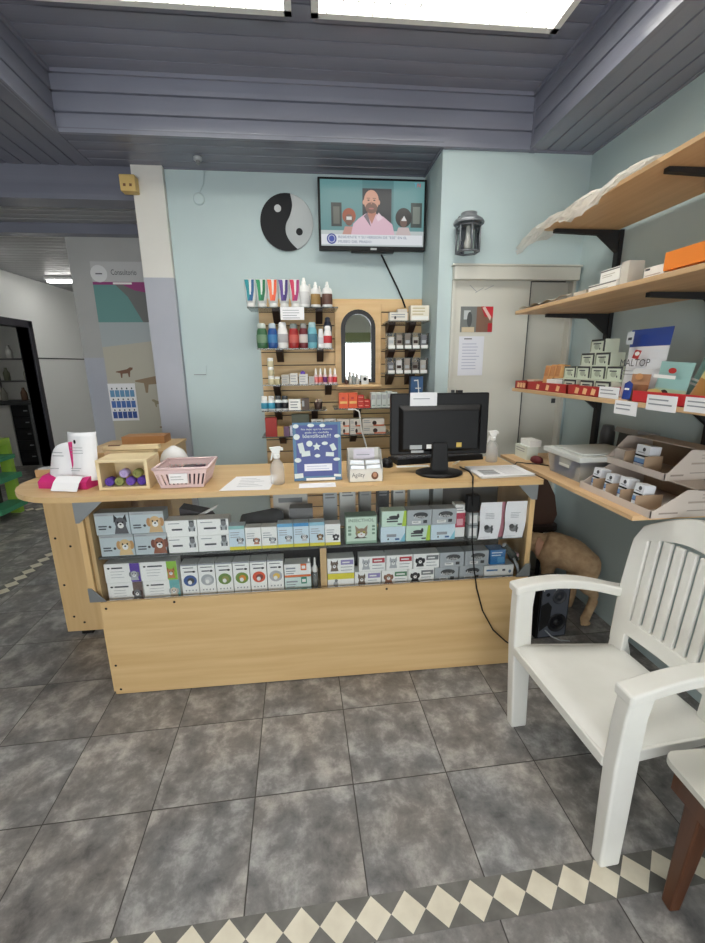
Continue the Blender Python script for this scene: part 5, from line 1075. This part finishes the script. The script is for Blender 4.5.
# pouches
def pouch(name,label,X,Y,Zb,w,h,d,cols,fn=None,tilt=0,lean=8,group=None):
    """standing foil pouch: full at the bottom, flat at the sealed top; front looks to -x"""
    T=R_(X,Y,Zb)@Matrix.Rotation(math.radians(-lean),4,'X')@Matrix.Rotation(math.radians(tilt),4,'Y')
    m=MB(T); nx,nz=10,12
    def pt(a,b,sgn):
        x=a/nx; z=b/nz; prof=(1-z)**.6*(.35+.65*math.sin(PI*min(1,z*1.3+.25))) if z<.99 else 0
        th=d*.5*math.sin(PI*x)**.6*prof*(1 if z>0 else .8)
        return (w*x+(.02*w*math.sin(PI*z))*(1 if x<.5 else -1)*abs(2*x-1), d*.5-sgn*th, h*z)
    for sg in (1,-1):
        vs=[pt(a,b,sg) for a in range(nx+1) for b in range(nz+1)]
        for b in range(nz):
            zc=(b+.5)/nz; c=cols[-1][1]
            for lim,cc in cols:
                if zc<lim: c=cc; break
            m.add(vs,[(a*(nz+1)+b,(a+1)*(nz+1)+b,(a+1)*(nz+1)+b+1,a*(nz+1)+b+1)[::sg] for a in range(nx)],c,True)
    base=[pt(a,0,1) for a in range(nx+1)]+[pt(a,0,-1) for a in range(nx,-1,-1)]
    m.add(base,[tuple(range(len(base)))],cols[0][1])
    if fn: fn(m,w,h,d)
    return tag(m.build(name),label,'bag',group)
BW2=mat((226,228,232),.3); NV=mat((36,66,150),.3)
def malt(m,w,h,d):
    y=.0
    m.poly([(w*.34,h*.58),(w*.5,h*.56),(w*.56,h*.68),(w*.4,h*.70)],RED,3,-.004); m.ell(w*.46,h*.64,w*.06,h*.03,WHITE,4,-.004); 
    m.text('MALTOP',w*.5,h*.46,.027,INK,3,-.014,w=w*.74,center=True); m.lines(w*.2,w*.7,h*.40,2,.013,INKL,3,-.012,.25); m.rect(w*.08,w*.26,h*.78,h*.96,mat((206,212,216),.3),3,.0); m.rect(w*.12,w*.22,h*.84,h*.88,INK,4,.0)
pouch('snack_bag','big white and blue snack bag lettered across, standing by the carton stack',1.245,1.665,Z+.0035,.205,.262,.055,[(.34,mat((214,216,220),.3)),(.72,BW2),(1,NV)],malt,0,4)
pouch('snack_bag','brown and white snack bag with blue pack shape in front of the big one',1.196,1.545,Z+.0035,.095,.115,.035,[(.5,mat((134,86,56),.35)),(.8,mat((176,130,96),.35)),(1,mat((206,206,206),.3))],lambda m,w,h,d:(m.poly([(w*.05,.0),(w*.5,.0),(w*.5,h*.5),(w*.28,h*.6),(w*.05,h*.5)],NV,3,-.006),m.rect(w*.1,w*.36,h*.3,h*.36,WHITE,4,-.006),m.ell(w*.5,h*.75,w*.2,h*.1,mat((206,150,100),.5),3,.01)),0,6)
TL=mat((150,190,186),.3)
def dent(m,w,h,d): m.ell(w*.55,h*.78,w*.12,h*.07,RED,3,.004); m.text('DENTATOY',w*.5,h*.58,.015,WHITE,3,-.01,w=w*.7,center=True) if 0 else m.lines(w*.14,w*.86,h*.66,1,.016,WHITE,3,-.01,.7); m.ell(w*.4,h*.2,w*.25,h*.1,mat((196,176,110),.4),3,-.02); m.ell(w*.66,h*.22,w*.12,h*.09,DKBROWN,3,-.018)
pouch('snack_bag','pale teal snack bag with a small red mark, nearest the big bag',1.205,1.44,Z+.011,.14,.135,.04,[(.3,mat((170,190,160),.3)),(1,TL)],dent,3,6)
pouch('snack_bag','darker teal bag leaning behind the pale teal one',1.285,1.385,Z+.03,.12,.13,.03,[(1,mat((110,146,140),.3))],lambda m,w,h,d:m.lines(w*.2,w*.7,h*.5,2,.014,WHITE,3,-.012,.5),14,10)
pouch('snack_bag','golden snack bag leaning at a slant',1.215,1.29,Z+.026,.07,.125,.02,[(.6,mat((170,120,60),.3)),(1,mat((206,190,130),.3))],None,18,10)
pouch('snack_bag','green edged snack bag next to the golden one',1.245,1.27,Z+.029,.08,.13,.02,[(.5,mat((120,90,50),.3)),(1,mat((130,150,90),.3))],None,18,8)
pouch('snack_bag','white snack bag with brown bottom at the photo edge',1.21,1.215,Z+.027,.13,.145,.05,[(.3,mat((130,80,50),.3)),(.45,mat((190,150,100),.3)),(1,mat((214,214,208),.3))],lambda m,w,h,d:(m.lines(w*.2,w*.8,h*.86,4,.022,DGREY,3,-.008,.5)),10,8)
pouch('snack_bag','grey bag behind the white and brown one',1.42,1.30,Z,.16,.17,.05,[(1,mat((150,150,146),.3))],None,0,6)
o=thing('display_tray','red tray with white front cards, holding the snack bags','tray',(1.24,1.2,Z)); m=MB(R_(1.18,1.475,Z)); m.box(0,.62,0,.003,0,.04,mat((206,50,56),.45)); m.box(0,.62,0,.02,0,.003,mat((206,50,56),.45)); m.build('tray',o)
def price(X,Y,z0,w,h,label):
    m=MB(R_(X,Y,z0)); m.box(0,w,0,.0015,0,h,PAPER); m.lines(w*.08,w*.9,h*.75,2,h*.3,INKL,1,th=.3); tag(m.build('price_sign'),label,'sign','white price cards on the third shelf edge')
price(1.178,1.66,1.357,.115,.044,'white price card below the pale green stack end')
price(1.168,1.545,1.305,.115,.05,'lowest white price card hanging off the shelf edge')
price(1.168,1.39,1.335,.125,.052,'white price card in front of the pale teal bag')
price(1.168,1.235,1.345,.12,.045,'white price card at the photo edge')
# --- shelf four
Z=.965
card('carton_box','pale green white carton with a smaller one on top, by the closet door','carton',R_(1.20,2.37,Z),.14,.072,.12,mat((214,222,212),.5),lambda m,w,h:(m.lines(w*.1,w*.8,h*.8,2,.014,INKL,1,th=.3)))
card('carton_box','small white carton lying on the pale green one','carton',R_(1.215,2.34,Z+.073),.11,.035,.09,CW,None)
m=MB(); vs=[];n=14
for j,(q,z) in enumerate(((.8,0),(1.15,.008),(1.05,.024),(.65,.033),(.1,.036))):
    for i in range(n): a=2*PI*i/n; vs.append((1.225+.026*q*math.cos(a),2.165+.045*q*math.sin(a)*(1+.1*math.sin(2*a)),Z+z))
m.add(vs,[(j*n+i,j*n+(i+1)%n,(j+1)*n+(i+1)%n,(j+1)*n+i) for j in range(4) for i in range(n)]+[tuple(range(n))[::-1],tuple(range(4*n,5*n))],mat((92,30,34),.75),True); tag(m.build('red_pouch'),'small dark red pouch before the pale green carton','pouch')
o=thing('storage_tub','clear lidded plastic tub with dark blue contents on the lowest shelf','storage box',(1.35,1.88,Z))
m=MB(); x0,x1,y0,y1=1.19,1.50,1.74,2.01; b=.015
for P in ([(x0+b,y0+b),(x1-b,y0+b),(x1,y0),(x0,y0)],[(x1-b,y0+b),(x1-b,y1-b),(x1,y1),(x1,y0)],[(x1-b,y1-b),(x0+b,y1-b),(x0,y1),(x1,y1)],[(x0+b,y1-b),(x0+b,y0+b),(x0,y0),(x0,y1)]):
    m.add([(P[0][0],P[0][1],Z+.001),(P[1][0],P[1][1],Z+.001),(P[2][0],P[2][1],Z+.105),(P[3][0],P[3][1],Z+.105)],[(0,1,2,3)],TUBP)
m.box(x0+b,x1-b,y0+b,y1-b,Z+.0005,Z+.003,TUBP); m.build('tub',o)
m=MB(); LID=mat((206,210,206),.35); m.box(x0-.015,x1+.015,y0-.015,y1+.015,Z+.098,Z+.122,LID); m.box(x0+.02,x1-.02,y0+.02,y1-.02,Z+.122,Z+.130,LID); m.build('lid',o,bevel=.006)
m=MB(); m.box(1.196,1.206,1.83,1.91,Z+.05,Z+.1,LID); m.build('clip',o)
m=MB(); m.box(1.212,1.46,1.83,1.985,Z+.005,Z+.092,mat((52,74,124),.6)); tag(m.build('folded_cloth',bevel=.01),'dark blue folded cloth inside the clear tub','cloth')
m=MB(); m.box(1.225,1.46,1.775,1.822,Z+.005,Z+.06,mat((190,190,186),.6)); tag(m.build('paper_pack'),'pale pack inside the clear tub beside the blue cloth','pack')
CB=mat((202,190,180),.6); CBI=mat((170,146,120),.6)
def dispbox(X,Y,Zb,L,D,H,label,dv):
    """shelf display carton, open towards -x; local x towards the viewer"""
    o=thing('display_carton',label,'display carton',(X+D/2,Y-L/2,Zb))
    T=R_(X,Y,Zb); t=.003
    m=MB(T); m.box(0,L,0,D,0,t,CB); m.box(0,L,D-t,D,t,H,CBI); m.box(0,L,0,t,t,.028,CB); m.box(0,L,D*.55,D,H-t,H,CB); m.build('tray',o)
    for x in (0,L-t):
        m=MB(T); m.prism([(0,t),(D,t),(D,H),(D*.42,H),(D*.06,.03),(0,.028)],'x',x,x+t,CB)
        if x>0:
            m.T=T@Matrix.Translation((x+t,0,0))@Matrix.Rotation(PI/2,4,'Z')
            m.rect(D*.1,D*.34,H*.14,H*.2,mat((150,138,128)),1); m.rect(D*.45,D*.85,H*.22,H*.25,mat((150,138,128)),1); m.lines(D*.45,D*.9,H*.58,1,.012,mat((166,152,140)),1,th=.6); m.lines(D*.62,D*.85,H*.84,2,.012,mat((172,160,150)),1,th=.4); m.ell(D*.9,H*.8,.005,.009,BLACK,1)
        m.build('side',o)
    for k in range(1,dv):
        m=MB(T); m.box(L*k/dv-.0015,L*k/dv+.0015,t,D*.36,t,H*.6,CBI); m.build('divider',o)
    return o
dispbox(1.165,1.69,Z+.0003,.40,.30,.098,'lower pale display carton with white blue striped boxes',5)
dispbox(1.305,1.74,Z+.0985,.33,.22,.115,'upper pale display carton stacked on the lower one',3)
SP=mat((222,226,232),.45)
def strp(m,w,h): m.rect(0,w,h*.5,h*.58,BLACK,1); m.rect(0,w,h*.22,h*.42,mat((120,160,206),.5),1); m.rect(0,w,h*.2,h*.24,mat((50,80,150),.5),1); m.ell(w*.6,h*.82,.008,.008,INK,1); m.lines(w*.15,w*.85,h*.7,1,.01,INKL,1)
for k,(y,h) in enumerate(((1.6685,.085),(1.5885,.08),(1.5085,.086),(1.4285,.083))):
    m=MB(R_(1.20,y,Z+.0095)@Matrix.Rotation(math.radians(-7),4,'X')); m.box(0,.045,0,.045,0,h,SP); strp(m,.045,h); 
    tag(m.build('striped_carton'),('first','second','third','fourth')[k]+' white carton with blue stripes from the tub, in the lower display carton','carton','striped cartons in the lower display')
m=MB(R_(1.335,1.61,Z+.108)@Matrix.Rotation(math.radians(-5),4,'X')); m.box(0,.07,0,.05,0,.095,SP); strp(m,.07,.095); tag(m.build('striped_carton'),'white carton with blue stripes in the upper display carton','carton')
card('carton_box','blank pale carton in the far cell of the upper display carton','carton',R_(1.34,1.73,Z+.103),.09,.06,.06,mat((206,196,188),.6),None)
m=MB(); m.hexa([(1.54,1.86,Z),(1.66,1.86,Z),(1.66,2.0,Z),(1.54,2.0,Z)],[(1.55,1.87,Z+.19),(1.65,1.87,Z+.16),(1.65,1.99,Z+.16),(1.55,1.99,Z+.19)],mat((60,58,58),.5)); m.hexa([(1.535,1.85,Z+.19),(1.66,1.85,Z+.16),(1.66,2.01,Z+.16),(1.535,2.01,Z+.19)],[(1.54,1.86,Z+.215),(1.66,1.86,Z+.19),(1.66,2.0,Z+.19),(1.54,2.0,Z+.215)],mat((150,146,142),.5)); tag(m.build('office_device'),'dark device with a pale slanted lid against the shelving area','device')
m=MB(); m.lathe([(.034,0),(.038,.01),(.036,.16),(.03,.19),(.026,.20)],mat((84,86,90),.4),(1.60,2.14,Z),18); tag(m.build('grey_canister'),'dark grey canister beside the black shelf rail','canister')
o=thing('cord','thin black cord running from the counter corner to the lowest shelf','cable',(1.1,2.1,.9)); m=MB(); m.tube([(1.055,2.12,.85),(1.07,2.15,.93),(1.11,2.16,.972),(1.15,2.13,.971),(1.19,2.11,.971),(1.24,2.07,.970)],.003,BLACK); m.build('cable',o)

# ------------------------------------------------------------------ white resin armchair
o=thing('garden_armchair','white plastic garden armchair with slatted back and armrests','chair',(1.05,1.15,0))
A_=Matrix.Translation((.805,1.165,0))@Matrix.Rotation(math.radians(3.2),4,'Z')    # local x: front to back, y: across
def seatz(x,y): return .412-.022*(x/.41)-.006*math.sin(PI*min(1,max(0,x/.41)))*(1-(y/.26)**2)
m=MB(A_); nx,ny=16,14; top=[];
for i in range(nx+1):
    for j in range(ny+1):
        x=.41*i/nx; hw=.255-.03*i/nx; y=-hw+2*hw*j/ny
        e=0
        if i==0: e=.022
        elif i==1: e=.004
        if j in(0,ny): e=max(e,.016)
        xx=x-(.012*(1-(y/hw)**2) if i<2 else 0)
        top.append((xx,y,seatz(x,y)-e))
nn=len(top); bot=[(a,b,c-.018) for a,b,c in top]
fs=[]
for i in range(nx):
    for j in range(ny):
        q=(i*(ny+1)+j,(i+1)*(ny+1)+j,(i+1)*(ny+1)+j+1,i*(ny+1)+j+1); fs.append(q[::1]); fs.append(tuple(nn+k for k in q[::-1]))
ring=[i*(ny+1) for i in range(nx+1)]+[nx*(ny+1)+j for j in range(1,ny+1)]+[i*(ny+1)+ny for i in range(nx-1,-1,-1)]+[j for j in range(ny-1,0,-1)]
for k in range(len(ring)): a,b=ring[k],ring[(k+1)%len(ring)]; fs.append((b,a,nn+a,nn+b))
m.add(top+bot,fs,CHAIRP,True)
# rim under the front and side edges
for sg in (-1,1): m.hexa([(-.0,sg*.253-.006,.352),(.40,sg*.222-.006,.345),(.40,sg*.222+.006,.345),(-.0,sg*.253+.006,.352)],[(-.0,sg*.253-.006,.40),(.40,sg*.222-.006,.375),(.40,sg*.222+.006,.375),(-.0,sg*.253+.006,.40)],CHAIRP)
m.hexa([(-.012,-.25,.356),(0.004,-.25,.356),(0.004,.25,.356),(-.012,.25,.356)],[(-.012,-.25,.392),(.004,-.25,.392),(.004,.25,.392),(-.012,.25,.392)],CHAIRP)
m.build('seat',o,bevel=.004)
def limb(secs,name):
    """tapered limb through rectangular sections (cx,cy,z,hx,hy)"""
    m=MB(A_); v=[]
    for cx,cy,z,hx,hy in secs: v+=[(cx-hx,cy-hy,z),(cx+hx,cy-hy,z),(cx+hx,cy+hy,z),(cx-hx,cy+hy,z)]
    fs=[(3,2,1,0)]; k=len(secs)
    for i in range(k-1):
        for j in range(4): fs.append((4*i+j,4*i+(j+1)%4,4*i+4+(j+1)%4,4*i+4+j))
    fs.append(tuple(range(4*k-4,4*k))); m.add(v,fs,CHAIRP); return m.build(name,o,bevel=.008,seg=3)
for sg in (-1,1):
    limb([(.042,sg*.262,0,.034,.022),(.034,sg*.267,.20,.036,.024),(.026,sg*.272,.40,.038,.025),(.024,sg*.278,.56,.036,.025),(.030,sg*.282,.642,.038,.026)],'leg')
    limb([(.53,sg*.225,0,.03,.022),(.475,sg*.215,.2,.03,.024),(.435,sg*.205,.36,.026,.024),(.42,sg*.20,.43,.016,.022)],'leg')
    # armrest: a flat bowed bar running back to the stile
    m=MB(A_); n=14; v=[]
    for i in range(n+1):
        t=i/n; x=-.018+.468*t; y=sg*(.284-.012*t-.040*t*t); z=.652+.026*math.sin(PI*min(1,t*1.1))-.012*t*t-.012*t; hw=.032-.004*t
        z0=z-.034-.006*t
        v+=[(x,y-hw,z0),(x,y+hw,z0),(x,y+hw,z),(x,y-hw,z)]
    fs=[(0,1,2,3),(4*n+3,4*n+2,4*n+1,4*n)]
    for i in range(n):
        for j in range(4): fs.append((4*i+j,4*i+4+j,4*i+4+(j+1)%4,4*i+(j+1)%4))
    m.add(v,fs,CHAIRP); m.build('armrest',o,bevel=.008,seg=3)
# backrest in (across u, height s), bent over the back plane
def BP(u,s,t): 
    z=.375+s; x=.392+.05*(s/.6)+.02*(1-(u/.24)**2)
    return (x+t,u,z)
m=MB(A_); Wb=.218; Hb=.605; N4=16
def outer(k):
    sd,f=divmod(k,N4); f=f/N4
    if sd==0: return (-Wb-.010*math.sin(PI*f),.465*f)
    if sd==1:
        u=-Wb+2*Wb*f; e=min(f,1-f)*2*Wb; rnd=.045-math.sqrt(max(0,.045**2-max(0,.045-e)**2)) if e<.045 else 0
        return (u,.51+.105*(1-(abs(u)/Wb)**1.4)-rnd)
    if sd==2: return (Wb+.010*math.sin(PI*f),.465*(1-f))
    return (Wb-2*Wb*f,0)
def inner(k):
    sd,f=divmod(k,N4); f=f/N4; Wi=.160; z0=.150; z1=.478
    if sd==0: return (-Wi,z0+(z1-z0)*f)
    if sd==1: return (-Wi+2*Wi*f,z1+.040*math.sin(PI*f))
    if sd==2: return (Wi,z1-(z1-z0)*f)
    return (Wi-2*Wi*f,z0)
def outer2(k):
    sd,f=divmod(k,N4); f=f/N4
    u,s=outer(k)
    if sd==3: s=.088
    elif sd==0 or sd==2: pass
    return (u,s)
K=4*N4; T_=.012
v=[]
for fn,t in ((outer2,-T_),(inner,-T_),(outer2,T_),(inner,T_)):
    for k in range(K): u,s=fn(k); v.append(BP(u,s,t))
fs=[]
for k in range(K):
    j=(k+1)%K
    fs+=[(k,K+k,K+j,j),(2*K+k,2*K+j,3*K+j,3*K+k),(k,j,2*K+j,2*K+k),(K+k,3*K+k,3*K+j,K+j)]
m.add(v,fs,CHAIRP)
ns=7; pw=.32/ns
for i in range(ns):
    u0=-.160+pw*i+.006; u1=u0+pw-.012; v=[]; q=8
    for b in range(q+1):
        s=.14+(.36)*b/q
        v+=[BP(u0,s,-.008),BP(u1,s,-.008),BP(u1,s,.006),BP(u0,s,.006)]
    fs=[(3,2,1,0),(4*q,4*q+1,4*q+2,4*q+3)]
    for b in range(q):
        for j in range(4): fs.append((4*b+j,4*b+(j+1)%4,4*b+4+(j+1)%4,4*b+4+j))
    m.add(v,fs,CHAIRP)
# stile feet joining the seat
for sg in (-1,1): m.hexa([BP(sg*.189-.029,-.01,-T_),BP(sg*.189+.029,-.01,-T_),BP(sg*.189+.029,-.01,T_),BP(sg*.189-.029,-.01,T_)],[BP(sg*.189-.029,.11,-T_),BP(sg*.189+.029,.11,-T_),BP(sg*.189+.029,.11,T_),BP(sg*.189-.029,.11,T_)],CHAIRP)
m.build('backrest',o,bevel=.005,seg=2)

# ------------------------------------------------------------------ small table
o=thing('side_table','small table with pale grey top and reddish wooden legs beside the armchair','table',(1.2,.62,0))
TT=TF(.935,.865,0,-2); 
def rr_poly(x0,x1,y0,y1,r,n=6):
    P=[]
    for cx,cy,a in ((x1-r,y1-r,0),(x0+r,y1-r,90),(x0+r,y0+r,180),(x1-r,y0+r,270)):
        for i in range(n+1): q=math.radians(a+90*i/n); P.append((cx+r*math.cos(q),cy+r*math.sin(q)))
    return P
m=MB(TT); m.prism(rr_poly(0,.55,-.52,0,.035),'z',.432,.45,mat((206,203,194),.35)); m.build('tabletop',o,bevel=.004)
m=MB(TT); 
for a in ((.025,.525,-.045,-.025),(.025,.525,-.495,-.475)): m.box(a[0],a[1],a[2],a[3],.35,.432,REDWOOD)
m.box(.025,.045,-.475,-.045,.35,.432,REDWOOD); m.box(.505,.525,-.475,-.045,.35,.432,REDWOOD); m.build('apron',o)
for x,y in ((.065,-.085),(.505,-.055),(.065,-.465),(.505,-.465)):
    m=MB(TT); dx=-.028 if x<.2 else .03; dy=.0 if y>-.2 else -.03
    m.hexa([(x+dx-.016,y+dy-.016,0),(x+dx+.016,y+dy-.016,0),(x+dx+.016,y+dy+.016,0),(x+dx-.016,y+dy+.016,0)],[(x-.028,y-.026,.42),(x+.028,y-.026,.42),(x+.028,y+.026,.42),(x-.028,y+.026,.42)],REDWOOD); m.build('leg',o,bevel=.005)
m=MB(TT@Matrix.Translation((.125,-.175,.451))@Matrix.Rotation(math.radians(8),4,'Z')); m.box(0,.21,0,.14,0,.006,PAPER); m.box(.0,.21,.0,.14,.006,.0075,mat((190,70,50),.4)); m.box(.02,.12,.02,.12,.0075,.008,mat((226,180,150),.4)); m.box(.14,.2,.05,.12,.0075,.008,mat((90,110,80),.4)); tag(m.build('magazine'),'colourful magazine lying on the pale tabletop','magazine')

# ------------------------------------------------------------------ loudspeaker, dog, brown chair back
o=thing('loudspeaker','black loudspeaker with round cones on the floor, seen under the white armrest','loudspeaker',(1.31,2.03,0))
TS_=TF(1.205,1.965,0,4); w,h=.185,.318
m=MB(TS_); m.box(0,w,0,.14,0,h,BLACK); m.build('cabinet',o,bevel=.004)
m=MB(TS_); m.box(.012,w-.012,-.006,0,.012,h-.012,mat((92,96,106),.4)); 
for x in (.02,w*.5,w-.02): m.ell(x,h-.018,.004,.004,WHITE,12,0,8)
m.ell(.045,h*.86,.012,.011,BLACK,13); m.poly([(.012,h*.66),(.05,h*.72),(.075,h*.62),(.07,.09),(.012,.05)],BLACKM,13); m.build('baffle',o)
for cx,cz,r,c in ((.115,h*.80,.042,(70,72,78)),(.115,h*.30,.056,(30,30,34))):
    m=MB(TS_@Matrix.Translation((cx,-.006,cz))@Matrix.Rotation(PI/2,4,'X')); m.lathe([(r,0),(r,.006),(r*.9,.008),(r*.84,.004),(r*.35,-.004),(r*.34,.003),(r*.15,.008)],mat(c,.45),n=28); m.build('cone',o)
m=MB(); m.tube([(1.25,1.955,.06),(1.28,1.94,.03),(1.33,1.93,.008),(1.38,1.92,.006)],.003,LGREY); m.build('lead',o)

def blend(name, chains, mt, parent, vox=.008, it=10):
    """one continuous body: overlapping rounded limbs fused into a single skin and smoothed"""
    m=MB()
    for ch in chains:
        P=[Vector(c[:3]) for c in ch]; Rd=[c[3] for c in ch]; pts=[]; rs=[]
        for i in range(len(P)-1):
            p0,p1,p2,p3=P[max(i-1,0)],P[i],P[i+1],P[min(i+2,len(P)-1)]
            for k in range(6):
                t=k/6; pts.append(.5*((2*p1)+(p2-p0)*t+(2*p0-5*p1+4*p2-p3)*t*t+(3*p1-p0-3*p2+p3)*t**3)); rs.append(Rd[i]+(Rd[i+1]-Rd[i])*(t*t*(3-2*t)))
        pts.append(P[-1]); rs.append(Rd[-1])
        d0=(pts[0]-pts[1]).normalized(); d1=(pts[-1]-pts[-2]).normalized(); q0=pts[0]; q1=pts[-1]; r_0,r_1=rs[0],rs[-1]
        for c in (.4,.75,.97): pts.insert(0,q0+d0*r_0*c); rs.insert(0,r_0*math.sqrt(1-c*c)); pts.append(q1+d1*r_1*c); rs.append(r_1*math.sqrt(1-c*c))
        m.tube(pts,rs,mt,16)
    ob=m.build(name,parent)
    rm=ob.modifiers.new('rm','REMESH'); rm.mode='VOXEL'; rm.voxel_size=vox
    sm=ob.modifiers.new('sm','SMOOTH'); sm.factor=.5; sm.iterations=it
    dg=bpy.context.evaluated_depsgraph_get(); dg.update()
    me=bpy.data.meshes.new_from_object(ob.evaluated_get(dg)); ob.modifiers.clear(); ob.data=me
    me.materials.clear(); me.materials.append(mt)
    for p in me.polygons: p.use_smooth=True; p.material_index=0
    return ob
dog=thing('dog','tan short haired dog standing behind the loudspeaker, turned away towards the counter','dog',(1.5,2.25,0))
blend('body',[
 [(1.595,2.17,.335,.085),(1.545,2.25,.36,.105),(1.49,2.32,.365,.108),(1.45,2.365,.37,.10),(1.415,2.385,.385,.068),(1.385,2.39,.395,.055),(1.345,2.40,.36,.036)],
 [(1.60,2.16,.31,.075),(1.592,2.13,.22,.052),(1.637,2.115,.145,.028),(1.60,2.10,.05,.025),(1.572,2.08,.026,.027),(1.55,2.055,.02,.022)],
 [(1.61,2.26,.30,.06),(1.60,2.27,.22,.045),(1.63,2.30,.12,.026),(1.605,2.28,.04,.025),(1.575,2.245,.02,.022)],
 [(1.45,2.31,.32,.055),(1.445,2.305,.17,.032),(1.435,2.30,.04,.026),(1.415,2.275,.02,.023)],
 [(1.50,2.40,.32,.055),(1.50,2.395,.17,.032),(1.495,2.39,.04,.026),(1.475,2.365,.02,.023)]],FURM,dog)
m=MB()
for k in range(4): m.lathe([(.004,-.012),(.010,-.006),(.011,.004),(.006,.011)],FURM,(1.54+.0125*k,2.047+.004*abs(k-1.5),.013),10)
m.build('toes',dog)
for sg,(x,y) in ((-1,(1.388,2.335)),(1,(1.395,2.435))):
    m=MB(); v=[]; n=12
    for j,(q,z,dy) in enumerate(((.3,.44,0),(.9,.415,.012),(1.1,.385,.018),(.9,.345,.016),(.3,.32,.01))):
        for i in range(n): a=2*PI*i/n; v.append((x+.028*q*math.cos(a),y+sg*dy+.010*q*math.sin(a),z))
    m.add(v,[(j*n+i,j*n+(i+1)%n,(j+1)*n+(i+1)%n,(j+1)*n+i) for j in range(4) for i in range(n)]+[tuple(range(n))[::-1],tuple(range(4*n,5*n))],mat((196,150,124),.8),True); m.build('ear',dog)
o=thing('dark_chair','dark brown rounded chair back rising behind the dog, beside the counter','chair',(1.42,2.58,0))
m=MB(); pts=[(1.20,.42),(1.60,.42),(1.63,.50),(1.60,.64),(1.53,.76),(1.44,.83),(1.34,.86),(1.26,.84),(1.20,.78)]; m.prism(pts,'y',2.56,2.60,mat((74,50,38),.5)); m.build('backrest',o,bevel=.012)
m=MB(); m.prism(rr_poly(1.18,1.63,2.51,2.70,.05),'z',.40,.44,mat((50,36,30),.5)); m.build('seat',o,bevel=.01)
for x,y in ((1.22,2.54),(1.59,2.54),(1.22,2.66),(1.59,2.66)):
    m=MB(); m.tube([(x,y,0),(x,y,.40)],.014,BLACKM); m.build('leg',o)
